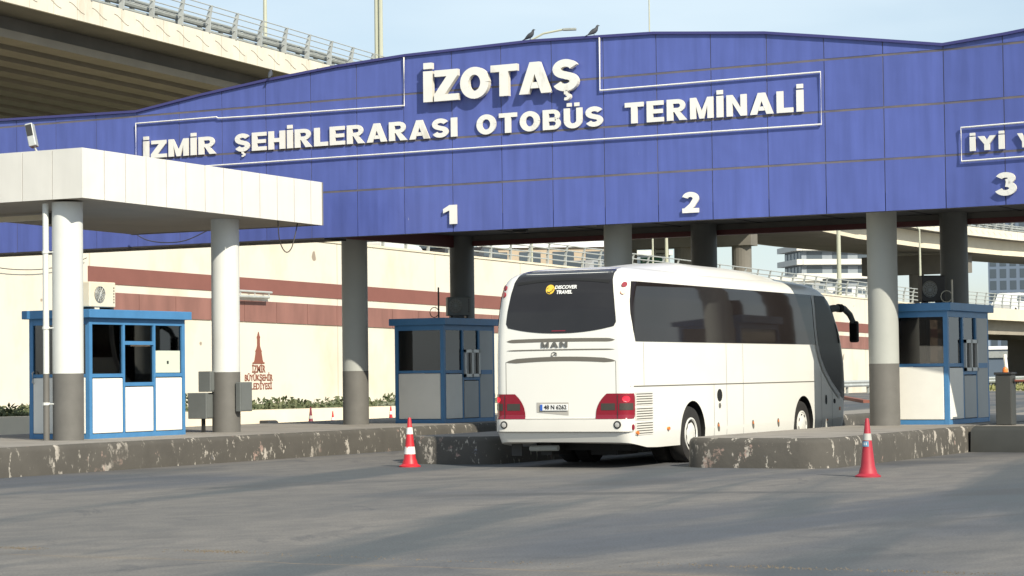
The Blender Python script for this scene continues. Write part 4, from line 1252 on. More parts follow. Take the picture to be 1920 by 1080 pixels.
# ================================================================== PIGEONS
def pigeon(label, x, y, z, rz, tilt):
    root = thing('pigeon', label, 'pigeon', (x, y, z), rz, 'pigeons perched on the gateway')
    mb = MB()
    # one body: rings from tail tip to beak, in the plane x(forward) z(up)
    c = [(-.20, .00, .004, .030), (-.14, .025, .012, .034), (-.09, .055, .035, .042), (-.04, .085, .055, .055), (.01, .115, .062, .060), (.05, .15, .050, .050), (.07, .19, .034, .034), (.08, .225, .028, .028), (.10, .240, .022, .022), (.125, .238, .007, .007), (.145, .232, .002, .002)]
    n = 12; vs = []; fs = []
    for i, (px, pz, rz_, ry) in enumerate(c):
        a = c[min(i + 1, len(c) - 1)]; b = c[max(i - 1, 0)]
        d = Vector((a[0] - b[0], 0, a[1] - b[1])).normalized(); up = Vector((-d.z, 0, d.x))
        for k in range(n):
            t = 2 * PI * k / n
            p = Vector((px, 0, pz)) + up * (rz_ * math.sin(t)) + Vector((0, 1, 0)) * (ry * math.cos(t))
            vs.append(p)
    for i in range(len(c) - 1):
        for k in range(n): fs.append((i * n + k, i * n + (k + 1) % n, (i + 1) * n + (k + 1) % n, (i + 1) * n + k))
    fs.append(tuple(range(n))); fs.append(tuple((len(c) - 1) * n + k for k in range(n)))
    mb.add(vs, fs)
    for s2 in (-1, 1): mb.tube([(.0, s2 * .022, .07), (.005, s2 * .022, .0)], .006, 5); mb.tube([(-.01, s2 * .022, .004), (.035, s2 * .022, .004)], .005, 5)
    mb.build('body', 'bird', root, smooth=True)
    root.scale = (.88, .88, .88)
    return root
pigeon('dark pigeon leaning forward on the gateway top, left one of the close pair', -22.28, 41.66, ztop(-22.28), 0.1, 0)
pigeon('dark pigeon sitting upright on the gateway top, right one of the close pair', -20.78, 41.66, ztop(-20.78), 0.5, 0)
pigeon('small dark pigeon at the far left of the gateway curve under the flyover', -28.9, 41.66, ztop(-28.9), 2.0, 0)

# ================================================================== COACH
BL = 12.0
bus = thing('coach', 'white intercity coach driving away through lane two with its brake lamps lit', 'coach', (-16.455 - 1.275 * math.cos(.043), 34.141 - 1.275 * math.sin(.043), 0), .043)
def lerp_tab(tab, z):
    if z <= tab[0][0]: return tab[0][1]
    for (a, va), (b, vb) in zip(tab, tab[1:]):
        if z <= b: return va + (vb - va) * (z - a) / (b - a)
    return tab[-1][1]
HW = [(0.3, 1.25), (0.6, 1.275), (2.0, 1.275), (2.4, 1.268), (2.9, 1.245), (3.15, 1.220), (3.27, 1.18), (3.36, 1.09), (3.42, .95), (3.455, .70), (3.47, .40), (3.475, .1)]
VR = [(0.3, .10), (.45, .03), (.62, -.03), (.83, -.03), (.86, 0), (1.9, 0), (2.3, .015), (2.7, .05), (3.0, .11), (3.2, .18), (3.32, .30), (3.39, .48), (3.44, .75), (3.465, 1.2), (3.475, 1.8)]
VF = [(0.3, 11.80), (.5, 11.9), (1.2, 12.0), (1.8, 11.94), (2.4, 11.70), (2.9, 11.30), (3.1, 11.02), (3.25, 10.7), (3.36, 10.3), (3.43, 9.8), (3.465, 9.0), (3.475, 8.2)]
RR = [(0.3, .22), (1, .20), (2.3, .22), (3.0, .26), (3.3, .34), (3.42, .40), (3.47, .2), (3.475, .08)]
RF = [(0.3, .50), (3.0, .50), (3.3, .45), (3.43, .4), (3.47, .2), (3.475, .08)]
def secs(z):
    hw = lerp_tab(HW, z); r = min(lerp_tab(RR, z), hw * .9); f = min(lerp_tab(RF, z), hw * .9)
    v0 = lerp_tab(VR, z); v1 = lerp_tab(VF, z)
    return hw, r, f, v0, v1
def pos(s, z, off=0.0):
    """point on the right half of the body: s = metres round the plan outline from the middle of the rear"""
    hw, r, f, v0, v1 = secs(z)
    a = hw - r
    L1 = a; L2 = L1 + r * PI / 2; L3 = L2 + (v1 - f) - (v0 + r); L4 = L3 + f * PI / 2
    sg = 1 if s >= 0 else -1
    q = abs(s)
    bul = 0.035
    if q <= L1:
        x = q; v = v0 + bul * (q / hw) ** 2 - bul * .7; nx, nv = 0, -1
    elif q <= L2:
        t = (q - L1) / r
        bz = bul * (a / hw) ** 2 - bul * .7
        x = a + r * math.sin(t); v = v0 + bz * (1 - math.sin(t)) + r - r * math.cos(t); nx, nv = math.sin(t), -math.cos(t)
    elif q <= L3:
        x = hw; v = v0 + r + (q - L2); nx, nv = 1, 0
    elif q <= L4:
        t = (q - L3) / f
        x = hw - f + f * math.cos(t); v = v1 - f + f * math.sin(t); nx, nv = math.cos(t), math.sin(t)
    else:
        x = max(0, hw - f - (q - L4)); v = v1; nx, nv = 0, 1
    return Vector((sg * (x + nx * off), v + nv * off, z))
def s_side(v, z):
    hw, r, f, v0, v1 = secs(z)
    L2 = hw - r + r * PI / 2
    if v < v0 + r:
        t = math.acos(max(-1, min(1, 1 - (v - v0) / r))); return hw - r + r * t
    if v > v1 - f:
        t = math.asin(max(0, min(1, (v - (v1 - f)) / f))); return L2 + (v1 - f) - (v0 + r) + f * t
    return L2 + v - (v0 + r)
def send(z):
    hw, r, f, v0, v1 = secs(z)
    return hw - r + r * PI / 2 + (v1 - f) - (v0 + r) + f * PI / 2 + hw - f
# body shell
zl = [.33, .45, .60, .62, .83, .86, 1.1, 1.4, 1.7, 1.95, 2.2, 2.45, 2.7, 2.9, 3.05, 3.15, 3.22, 3.28, 3.33, 3.37, 3.40, 3.43, 3.45, 3.465, 3.475]
def outline_fr(z, n=46):
    hw, r, f, v0, v1 = secs(z)
    L1 = hw - r; L2 = L1 + r * PI / 2; L3 = L2 + (v1 - f) - (v0 + r); L4 = L3 + f * PI / 2; L5 = L4 + hw - f
    q = [L1 * i / 6 for i in range(6)] + [L1 + (L2 - L1) * i / 7 for i in range(7)] + [L2 + (L3 - L2) * i / 24 for i in range(24)] + [L3 + (L4 - L3) * i / 7 for i in range(7)] + [L4 + (L5 - L4) * i / 5 for i in range(6)]
    return q
rows = []
for z in zl:
    q = outline_fr(z)
    rt = [pos(s, z) for s in q]
    lf = [Vector((-p.x, p.y, p.z)) for p in rt[1:-1]]
    ring = rt + lf[::-1]
    # the rear overhang sweeps up to the bumper
    for p in ring:
        k = max(0, 1 - p.y / 1.0) if p.y < 1 else 0
        if p.z < .8: p.z += .13 * (k ** 1.5) * (1 - max(0, (p.z - .33)) / .47)
    rows.append(ring)
n = len(rows[0]); vs = [p for r_ in rows for p in r_]; fs = []
for i in range(len(rows) - 1):
    for k in range(n): fs.append((i * n + k, i * n + (k + 1) % n, (i + 1) * n + (k + 1) % n, (i + 1) * n + k))
fs.append(tuple(range(n))); fs.append(tuple((len(rows) - 1) * n + k for k in range(n)))
g = MB(); g.add(vs, fs)
body = g.build('body', ['bus_white', 'black'], bus, smooth=False)
# wheel arches cut into the shell
WV = (2.85, 8.91)
cut = MB()
for v in WV:
    for s2 in (-1, 1):
        x0_, x1_ = (0.78, 1.4) if s2 > 0 else (-1.4, -.78)
        cut.lathe([(.60, x0_), (.60, x1_)], (0, v, .50), 40, 0, ax='x')
cuto = cut.build('cutter', ['black'], bus)
bpy.context.view_layer.update()
bo = body.modifiers.new('cut', 'BOOLEAN'); bo.operation = 'DIFFERENCE'; bo.object = cuto; bo.solver = 'EXACT'
try: bo.material_mode = 'TRANSFER'
except Exception: pass
bpy.context.view_layer.update()
me2 = bpy.data.meshes.new_from_object(body.evaluated_get(bpy.context.evaluated_depsgraph_get()))
body.modifiers.clear(); body.data = me2
bpy.data.objects.remove(cuto)
me2.polygons.foreach_set('use_smooth', [True] * len(me2.polygons))
try: me2.set_sharp_from_angle(angle=R(38))
except Exception: pass

def patch(name, fn, ni, nj, matn, parent=None, off=.005, uv=None):
    """fn(a,b)-> (s,z); a,b in 0..1"""
    vs = []; fs = []
    for i in range(ni + 1):
        for j in range(nj + 1):
            s, z = fn(i / ni, j / nj)
            vs.append(pos(s, z, off))
    for i in range(ni):
        for j in range(nj):
            a = i * (nj + 1) + j
            fs.append((a, a + nj + 1, a + nj + 2, a + 1))
    mb = MB(); mb.add(vs, fs)
    # thickness so that it is a real pane
    return mb.build(name, matn, parent or bus, smooth=True)
# rear window
def rw(a, b):
    f = 2 * a - 1
    zlo = 2.30 + .115 * abs(f) ** 2.2 + (.06 if abs(f) > .985 else 0)
    ztp = 3.455
    z = zlo + (ztp - zlo) * b
    half = 1.035 - .16 * max(0, (z - 2.42)) ** 1.4 * 1.0
    if z > 3.36: half = min(half, .85)
    hw, r, *_ = secs(z)
    return f * half, z
patch('rear_window', rw, 48, 30, 'bus_glass_rear')
# visor fold across the top of the glass
def fold(a, b):
    f = 2 * a - 1
    z = 3.16 + .065 * (1 - f * f) + (b - .5) * .05
    return f * .86, z
patch('rear_window_fold', fold, 30, 3, 'black', off=.012)
patch('centre_brake_lamp', lambda a, b: (-.02 + (a - .5) * .26, 2.335 + .015 * b), 8, 1, 'lamp_red', off=.010)
# sticker on the rear glass
g = MB()
n = 26
vs = [pos(-.215 + .082 * math.cos(2 * PI * i / n), 3.055 + .082 * math.sin(2 * PI * i / n), .011) for i in range(n)]
g.add(vs, [tuple(range(n))]); rl = g.build('sticker_disc', 'yellow', bus)
g = MB()
for (pts, r_) in (([(-.27, 3.02), (-.23, 3.00), (-.18, 3.03), (-.15, 3.07)], .006), ([(-.26, 3.005), (-.21, 2.99)], .006), ([(-.28, 3.06), (-.25, 3.09)], .004)):
    g.tube([pos(a, b, .013) for a, b in pts], r_, 4)
g.build('sticker_mark', 'dark', bus)
def rear_text(txt, size, s, z, mt, off=.012, sp=1.0, name='lettering', bold=.0, shear=0):
    p = pos(s, z, off + .004)
    tilt = math.atan2(pos(s, z + .05).y - pos(s, z - .05).y, .1)
    xf = Matrix.Translation((p.x, p.y, p.z)) @ Matrix.Rotation(PI / 2 - tilt, 4, 'X')
    return font_mesh(txt, size, .002, bold, sp, name=name, matn=mt, parent=bus, xf=xf, shear=shear)
rear_text('DISCOVER', .088, .075, 3.085, 'plate_white', bold=.003, shear=.15)
rear_text('TRAVEL', .085, .055, 3.00, 'plate_white', bold=.004, shear=.15)
# louvres on the engine hatch
def slat(z, hgt, half, drop, taper=.12):
    def f(a, b):
        q = 2 * a - 1
        e = min(1, (1 - abs(q)) / taper)
        h = hgt * (e ** .6)
        return q * half, z - drop * q * q * 1.0 + (b - .5) * h
    return f
patch('louvre', slat(2.185, .060, 1.02, .012), 40, 2, 'louvre', off=.004)
patch('louvre', slat(2.020, .022, 1.02, .006), 40, 2, 'louvre', off=.004)
patch('louvre', slat(1.865, .075, 1.03, .045, .2), 40, 2, 'louvre', off=.004)
x = -.345
for c in 'MAN':
    gl_, w_ = glyph(c); mb = MB(); kx = .145 / w_
    for i, poly in enumerate(gl_):
        mb.prism(poly, lambda a, b: pos(x + a * kx, 2.063 + b * .088, .016 + .0006 * i), lambda a, b: pos(x + a * kx, 2.063 + b * .088, .002))
    mb.build('letter', 'badge', bus); x += .175
g = MB(); g.tube([pos(a, b, .008) for a, b in ((-.155, 1.915), (-.145, 1.965), (-.10, 1.98), (-.055, 1.965), (-.05, 1.925), (-.10, 1.945), (-.12, 1.92), (-.155, 1.915))], .006, 4); g.tube([pos(-.11, 1.93, .008), pos(-.07, 1.96, .008)], .006, 4)
g.build('badge', 'badge', bus)
def line(name, pts, w, matn='seam_soft', off=.003, parent=None):
    """thin panel gap along (s,z) points"""
    g = MB(); vs = []; fs = []
    for i, (s, z) in enumerate(pts):
        a = pts[max(i - 1, 0)]; b = pts[min(i + 1, len(pts) - 1)]
        d = Vector((b[0] - a[0], b[1] - a[1])).normalized(); nx, nz = -d.y * w / 2, d.x * w / 2
        vs += [pos(s + nx, z + nz, off), pos(s - nx, z - nz, off)]
    for i in range(len(pts) - 1): fs.append((2 * i, 2 * i + 2, 2 * i + 3, 2 * i + 1))
    g.add(vs, fs); return g.build(name, matn, parent or bus, fix=True)
for sg in (-1, 1):
    line('panel_gap', [(sg * 1.03, 1.82 - .05 * k) for k in range(0, 12)] , .010)
line('panel_gap', [(-1.32 + .066 * k, .845) for k in range(41)], .016)
line('panel_gap', [(-1.28 + .064 * k, .625) for k in range(41)], .014)
patch('bumper', lambda a, b: ((2 * a - 1) * 1.36, .63 + .205 * b), 50, 3, 'bus_dirty', off=.012)
# tail lamps
def lamp_shape(sg):
    def f(a, b):
        z = .845 + .425 * b
        s0 = .66 + .20 * (max(0, (b - .0)) ** 2.6)
        s1 = 1.385 - (.03 * (abs(b - .5) * 2) ** 6)
        return sg * (s0 + (s1 - s0) * a), z
    return f
for sg in (-1, 1):
    tl = patch('tail_lamp', lamp_shape(sg), 24, 12, 'lamp_red', off=.010)
    def band(a, b, sg=sg): return sg * (.80 + (.30) * a) if a < 2 else 0, .985 + .125 * b
    patch('reversing_lens', lambda a, b, sg=sg: (sg * (.76 + .25 * a), .99 + .115 * b), 8, 2, 'lamp_clear', tl, off=.015)
    patch('indicator_lens', lambda a, b, sg=sg: (sg * (1.09 + .24 * a), .99 + .115 * b), 8, 2, 'lamp_clear', tl, off=.015)
    line('lamp_gap', [(sg * 1.055, .85 + .04 * k) for k in range(11)], .012, 'seam', .017, tl)
    g = MB(); n = 14
    g.add([pos(sg * (1.20 + .065 * math.cos(2 * PI * i / n)), 1.175 + .05 * math.sin(2 * PI * i / n), .016) for i in range(n)], [tuple(range(n))]); g.build('brake_lamp', 'lamp_lit', tl)
    # round lamp in the bumper
    p = pos(sg * 1.06, .745, .012)
    g = MB(); g.lathe([(.066, .02), (.066, -.012), (.048, -.016), (.048, 0.0)], (p.x, p.y, p.z), 20, ax='y'); fl = g.build('fog_lamp', 'dark', bus)
    g = MB(); g.lathe([(.046, .0), (.044, -.010), (.02, -.014)], (p.x, p.y, p.z), 16, ax='y'); g.build('lens', 'lamp_glass', fl)
# clearance lamps up on the corners
for (s, z, mt) in ((1.13, 3.10, 'lamp_red'), (1.13, 2.985, 'lamp_orange'), (-1.13, 3.10, 'lamp_red'), (-1.13, 2.985, 'lamp_red')):
    g = MB(); n = 14
    c0 = pos(s, z, 0); du = (pos(s + .03, z, 0) - pos(s - .03, z, 0)).normalized(); dz = (pos(s, z + .03, 0) - pos(s, z - .03, 0)).normalized(); nn_ = du.cross(dz)
    if nn_.dot(Vector((c0.x, -1, 0))) < 0: nn_ = -nn_
    top = [c0 + du * .052 * math.cos(2 * PI * i / n) + dz * .052 * math.sin(2 * PI * i / n) + nn_ * .022 for i in range(n)]
    bot = [p_ - nn_ * .04 for p_ in top]
    g.add(top + bot, [tuple(range(n))] + [(i, (i + 1) % n, n + (i + 1) % n, n + i) for i in range(n)]); g.build('clearance_lamp', mt, bus)
# number plate
patch('plate_recess', lambda a, b: (-.445 + .60 * a, .955 + .17 * b - (.05 * a if b < .5 else 0)), 6, 2, 'plate_recess', off=.004)
g = MB(); p = pos(-.11, 1.04, .0); g.box(-.37, .15, p.y - .022, p.y - .012, .985, 1.095); pl = g.build('number_plate', 'plate_white', bus, bevel=.004)
g = MB(); g.box(-.366, -.325, p.y - .025, p.y - .0222, .989, 1.091); g.build('plate_strip', 'plate_blue', pl)
font_mesh('48 N 6262', .098, .001, .0025, 1.0, name='lettering', matn='black', parent=pl, xf=face_minus_y(-.085, p.y - .0245, 1.04))
# side glass on both sides
def win0(z):  # rear end of the glass band, curved
    return lerp_tab(VR, z) + .12 * max(0, (z - 2.14)) * 0 + lerp_tab([(2.14, .27), (2.35, .18), (2.6, .13), (2.85, .12), (3.17, .16)], z)
def win1(z): return lerp_tab([(2.14, 9.76), (3.17, 9.64)], z)
for sg in (1, -1):
    wd = patch('side_window', lambda a, b, sg=sg: (sg * s_side(win0(2.145 + 1.02 * b) + (win1(2.145 + 1.02 * b) - win0(2.145 + 1.02 * b)) * a ** 1.9, 2.145 + 1.02 * b), 2.145 + 1.02 * b), 70, 24, 'bus_glass', off=.009)
    for v in (1.62, 3.22, 4.82, 6.42, 8.02):
        line('window_joint', [(sg * s_side(v, z), z) for z in (2.15, 2.5, 2.8, 3.0, 3.16)], .030, 'black', .008, wd)
    # door glass and windscreen in one dark sweep
    za, zb2 = .95, 3.16
    def wa(z): return lerp_tab([(.95, 11.6), (1.1, 11.25), (1.33, 10.78), (1.6, 10.35), (1.84, 10.08), (2.14, 9.90), (2.5, 9.82), (3.17, 9.80)], z)
    patch('front_glass', lambda a, b, sg=sg: ((lambda z: (sg * (s_side(wa(z), z) + (send(z) - s_side(wa(z), z)) * a), z))(za + (zb2 - za) * b)), 30, 22, 'bus_glass_front', off=.009)
    line('pillar_trim', [(sg * s_side(wa(z) - .12, z), z) for z in [1.05 + .1 * k for k in range(22)]], .115, 'pillar', .016)
    line('trim_line', [(sg * s_side(.0 + .1 * k, 1.385), 1.385) for k in range(1, 97)], .020, 'louvre', .004)
    for v, za_, zb_ in ((4.55, .36, 2.13), (5.43, .36, 2.13), (.62, 1.40, 2.13), (10.05, .36, 1.9), (10.75, .36, 1.38), (3.9, .36, 1.37)):
        line('panel_gap', [(sg * s_side(v, za_ + (zb_ - za_) * k / 6), za_ + (zb_ - za_) * k / 6) for k in range(7)], .012, 'seam_soft')
# engine grilles, right side
for (z0_, z1_) in ((1.055, 1.29), (.805, 1.03), (.56, .775)):
    gr2 = patch('side_grille', lambda a, b: (s_side(.22 + .76 * a, z0_ + (z1_ - z0_) * b), z0_ + (z1_ - z0_) * b), 8, 2, 'bus_dirty', off=.006)
    k = z0_ + .022
    while k < z1_ - .02:
        g = MB()
        A = [pos(s_side(.25 + .70 * i / 6, k), k, .008) for i in range(7)]; B2 = [pos(s_side(.25 + .70 * i / 6, k + .016), k + .016, .026) for i in range(7)]
        g.add(A + B2, [(i, i + 1, 8 + i, 7 + i) for i in range(6)])
        g.build('slat', 'seam_soft', gr2); k += .042
# small side fittings
def side_disc(name, v, z, rv, rz, mt, off=.008, dep=.02):
    n = 18
    a = [pos(s_side(v + rv * math.cos(2 * PI * i / n), z), z + rz * math.sin(2 * PI * i / n), off) for i in range(n)]
    b = [pos(s_side(v + rv * math.cos(2 * PI * i / n), z), z + rz * math.sin(2 * PI * i / n), -.005) for i in range(n)]
    g = MB(); g.add(a + b, [tuple(range(n))] + [(i, (i + 1) % n, n + (i + 1) % n, n + i) for i in range(n)]); return g.build(name, mt, bus)
side_disc('fuel_flap', 4.18, 1.18, .125, .115, 'black')
side_disc('lock', 4.18, .99, .055, .05, 'badge')
c0 = pos(1.33, .70, 0); du = (pos(1.36, .70, 0) - pos(1.30, .70, 0)).normalized(); nn_ = Vector((-du.y, du.x, 0)); nn_ = -nn_ if nn_.y > 0 else nn_
top = [c0 + du * .03 * math.cos(2 * PI * i / 14) + Vector((0, 0, .05)) * math.sin(2 * PI * i / 14) + nn_ * .03 for i in range(14)]
g = MB(); g.add(top + [p_ - nn_ * .05 for p_ in top], [tuple(range(14))] + [(i, (i + 1) % 14, 14 + (i + 1) % 14, 14 + i) for i in range(14)]); g.build('reflector', 'lamp_red', bus)
for v, z in ((1.66, .64), (.28, .60)): side_disc('side_marker', v, z, .05, .03, 'lamp_orange', .03)
for v in (4.10, 5.93, 7.36):
    side_disc('handle_recess', v, .60, .055, .085, 'louvre', .007)
    side_disc('side_marker', v, .63, .028, .028, 'lamp_orange', .010)
side_disc('door_handle', 10.35, 1.0, .05, .10, 'black')
side_disc('door_handle', 10.9, .96, .06, .05, 'black')
side_disc('side_marker', 10.4, .58, .03, .02, 'lamp_orange', .012)
side_disc('indicator', 11.25, .80, .05, .04, 'lamp_orange', .012)
# roof pod
g = MB(); vs = []; fs = []
V0, V1, NS, NR = 2.3, 9.75, 30, 14
for i in range(NS + 1):
    t = i / NS; v = V0 + (V1 - V0) * t
    hgt = .18 * (min(1, t / .22) ** .7 if t < .22 else 1) * (1 if t < .5 else math.cos((t - .5) / .5 * PI / 2) ** .8 if t < 1 else 0)
    w = 1.05 - .25 * max(0, (.2 - t) / .2) - .22 * max(0, (t - .6) / .4)
    for k in range(NR + 1):
        f = 2 * k / NR - 1
        z = 3.38 + (hgt + .085) * (1 - abs(f) ** 3.2) ** .75
        vs.append((f * w, v, z))
for i in range(NS):
    for k in range(NR): a = i * (NR + 1) + k; fs.append((a, a + 1, a + NR + 2, a + NR + 1))
g.add(vs, fs); g.build('roof_pod', 'bus_white', bus, smooth=True)
g = MB(); g.box(-.35, .35, 6.2, 6.24, 3.60, 3.645); 
g.build('roof_hatch', 'bus_dirty', bus)
# wheels
for v in WV:
    for sg in (1, -1):
        wv = MB()
        xo = sg * 1.235
        prof = [(.30, xo - sg * .26), (.47, xo - sg * .27), (.50, xo - sg * .22), (.50, xo - sg * .05), (.475, xo), (.40, xo + sg * .008), (.305, xo - sg * .01)]
        wv.lathe(prof, (0, v, .50), 40, ax='x')
        wh = wv.build('wheel', 'tyre', bus, smooth=True)
        rm = MB()
        fr_ = v > 5
        if fr_: prof = [(.302, xo - sg * .02), (.30, xo + sg * .004), (.275, xo + sg * .008), (.26, xo - sg * .004), (.17, xo + sg * .012), (.12, xo + sg * .03), (.03, xo + sg * .035)]
        else: prof = [(.302, xo - sg * .02), (.30, xo + sg * .004), (.275, xo + sg * .008), (.255, xo - sg * .012), (.17, xo - sg * .008), (.12, xo + sg * .008), (.03, xo + .0)]
        rm.lathe(prof, (0, v, .50), 36, ax='x'); rim = rm.build('rim', 'rim', wh, smooth=True)
        for k in range(8):
            a = 2 * PI * k / 8 + .2
            mb = MB(); n = 10
            c0 = Vector((xo + sg * (.004 if fr_ else -.007), v + .225 * math.cos(a), .50 + .225 * math.sin(a)))
            ta = Vector((0, -math.sin(a), math.cos(a))); ra = Vector((0, math.cos(a), math.sin(a)))
            mb.add([c0 + Vector((sg * .006, 0, 0)) + ta * .046 * math.cos(2 * PI * i / n) + ra * .017 * math.sin(2 * PI * i / n) for i in range(n)], [tuple(range(n))]); mb.build('slot', 'black', rim)
        if v < 5:
            wv = MB(); wv.lathe([(.30, xo - sg * .62), (.50, xo - sg * .60), (.50, xo - sg * .36), (.30, xo - sg * .34)], (0, v, .50), 32, ax='x'); wv.build('inner_tyre', 'tyre', bus, smooth=True)
# things hanging beneath the shell
g = MB(); g.box(-.9, .9, .9, 10.5, .28, .40); g.lathe([(.13, -1.0), (.13, 1.0)], (0, 2.85, .5), 12, ax='x'); g.box(-.55, -.35, .35, 1.2, .22, .46); g.box(.1, .6, 1.0, 1.9, .2, .4)
g.build('underbody', 'black', bus)
g = MB(); g.tube([(-.75, .35, .33), (-.2, .30, .34)], .05, 10); g.build('exhaust', 'galv_dark', bus)
g = MB(); g.box(-1.15, -.95, .42, .45, .20, .42); g.build('mud_flap', 'dark', bus)
# mirrors: arm in an arch, housing hanging from it
for sg in (1, -1):
    g = MB(); P = [(sg * .98, 11.05, 2.86), (sg * 1.15, 11.35, 2.93), (sg * 1.28, 11.65, 2.92), (sg * 1.34, 11.85, 2.80), (sg * 1.40, 11.92, 2.62)]
    g.tube(P, .085, 10, r2=.06); g.build('mirror_arm', 'box_grey', bus, smooth=True)
    g = MB(); g.tube([(sg * 1.20, 11.46, 2.935), (sg * 1.25, 11.56, 2.93)], .092, 10); g.build('arm_collar', 'black', bus)
    g = MB(); g.box(sg * 1.41 - .10, sg * 1.41 + .10, 11.86, 11.98, 2.20, 2.66); g.build('mirror', 'dark', bus, bevel=.04)
    g = MB(); g.box(sg * 1.41 - .075, sg * 1.41 + .075, 11.852, 11.858, 2.25, 2.60); g.build('mirror_glass', 'bus_glass', bus)

# ================================================================== FAR BACKGROUND
def place_block(name, label, cat, x, y, z0, rz, w, d, floors, fh, matn, balc='bld_white', win_cols=5, glassy=True):
    root = thing(name, label, cat, (x, y, z0), rz)
    H = floors * fh
    g = MB(); g.box(-w / 2, w / 2, -d / 2, d / 2, 0, H); g.build('wall', matn, root)
    g = MB(); g.box(-w / 2 - .3, w / 2 + .3, -d / 2 - .3, d / 2 + .3, H + .003, H + .6); g.build('roof', balc, root)
    for f in range(floors):
        z = f * fh
        if balc:
            g = MB(); g.box(-w / 2 - 1.1, w / 2 + 1.1, -d / 2 - 1.3, -d / 2 - .003, z - .15, z + .95)
            g.box(w / 2 + .003, w / 2 + 1.2, -d / 2 - .001, d / 2, z - .15, z + .95); g.build('balcony', balc, root)
        for c in range(win_cols):
            cw = w / win_cols
            x0_ = -w / 2 + c * cw + cw * .18
            g = MB(); g.box(x0_, x0_ + cw * .64, -d / 2 - .06, -d / 2 + .05, z + .3, z + fh - .45); g.build('window', 'bld_glass', root)
        nd = max(2, int(d / 5))
        for c in range(nd):
            cw = d / nd; y0_ = -d / 2 + c * cw + cw * .2
            g = MB(); g.box(w / 2 - .05, w / 2 + .06, y0_, y0_ + cw * .6, z + .3, z + fh - .45); g.build('window', 'bld_glass', root)
    return root
place_block('apartment_block', 'apartment block with white balcony bands behind the lamp post at the right', 'building', -163.5, 434.5, 0, R(-52), 12, 16, 14, 2.85, 'bld_grey')
place_block('office_tower', 'dark blue-grey glass tower standing far off at the right edge', 'building', -174.5, 610, 0, R(10), 16, 14, 17, 3.2, 'bld_blue', balc=None, win_cols=6)
place_block('house', 'beige house behind the wall railing left of the middle column', 'building', -113, 214, 5.8, R(30), 14, 10, 3, 3.0, 'bld_beige', balc=None, win_cols=4)
place_block('house', 'pale grey house with white balconies behind the railing above the coach rear', 'building', -128, 266, 5.8, R(35), 9, 10, 4, 2.7, 'bld_grey', balc='bld_white', win_cols=3)
place_block('house', 'white building with a terrace seen between the two middle columns', 'building', -124, 300, 4.8, R(32), 16, 10, 3, 3.1, 'bld_white', balc='bld_white', win_cols=5)
place_block('house', 'low brown house behind the wall railing between the first and second gateway columns', 'building', -112, 185, 5.8, R(35), 12, 8, 2, 2.9, 'roof_tile', balc=None, win_cols=3)
place_block('house', 'low grey building seen under the bridge at the right edge', 'building', -117, 402, 0, R(15), 30, 12, 2, 2.4, 'bld_grey', balc=None, win_cols=8)
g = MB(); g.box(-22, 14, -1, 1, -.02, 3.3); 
aw = tag(g.build('underbridge_dark', 'bld_blue', loc=(-87, 296, 0)), 'dark wall added for the darkness under the low bridge', 'wall')  # block added to stand for the darkness beneath the bridge
g = MB(); g.box(-22, 14, -1.2, -1.003, 2.9, 3.75); g.build('rail_beam', 'galv', aw)
sb = tag(MB().box(0, 0.12, -4, 4, 0, 2.2).build('side_beam', 'galv', loc=(-66, 262, 1.2)), 'pale horizontal beam in the gap under the low bridge', 'beam')
lp = tag(MB().tube([(0, 0, 0), (-.28, 0, 2.6)], .11, 8, r2=.14).build('marker_post', 'panel_white', loc=(-49.3, 168.5, 0)), 'white post leaning slightly behind the guard rail at the right', 'post')

# signs over the upper road
sg1 = thing('road_sign', 'white rectangular sign with two dark text lines and an arrow above the coach', 'road sign', (-74.3, 160, 6.4), .5, 'road signs above the coach')
g = MB(); g.box(-.66, .66, -.04, 0, 4.2, 5.02); g.build('board', 'sign_white', sg1)
g = MB(); g.tube([(0, .05, 0), (0, .05, 4.9)], .05, 8); g.build('post', 'galv', sg1)
g = MB()
random.seed(3)
for zz in (4.42, 4.76):
    x = -.30
    while x < .52: w_ = random.uniform(.05, .09); g.box(x, x + w_, -.048, -.0405, zz - .06, zz + .07); x += w_ + .03
g.prism([(-.52, 4.5), (-.44, 4.5), (-.48, 4.40)], lambda a, b: (a, -.048, b), lambda a, b: (a, -.0405, b)); g.box(-.495, -.465, -.048, -.0405, 4.5, 4.78); g.prism([(-.55, 4.68), (-.41, 4.68), (-.48, 4.86)], lambda a, b: (a, -.049, b), lambda a, b: (a, -.0405, b))
g.build('text_marks', 'dark', sg1)
sg2 = thing('road_sign', 'wide green direction sign just under the white sign above the coach', 'road sign', (-74.6, 159, 6.4), .5, 'road signs above the coach')
g = MB(); g.box(-.85, .85, -.04, 0, 3.5, 4.12); g.build('board', 'sign_green', sg2)
g = MB(); g.tube([(.1, .05, 0), (.1, .05, 4.0)], .05, 8); g.build('post', 'galv', sg2)
g = MB()
for k in range(4): g.box(-.7 + k * .36, -.48 + k * .36, -.048, -.0405, 3.74, 3.86)
g.build('text_marks', 'sign_white', sg2)

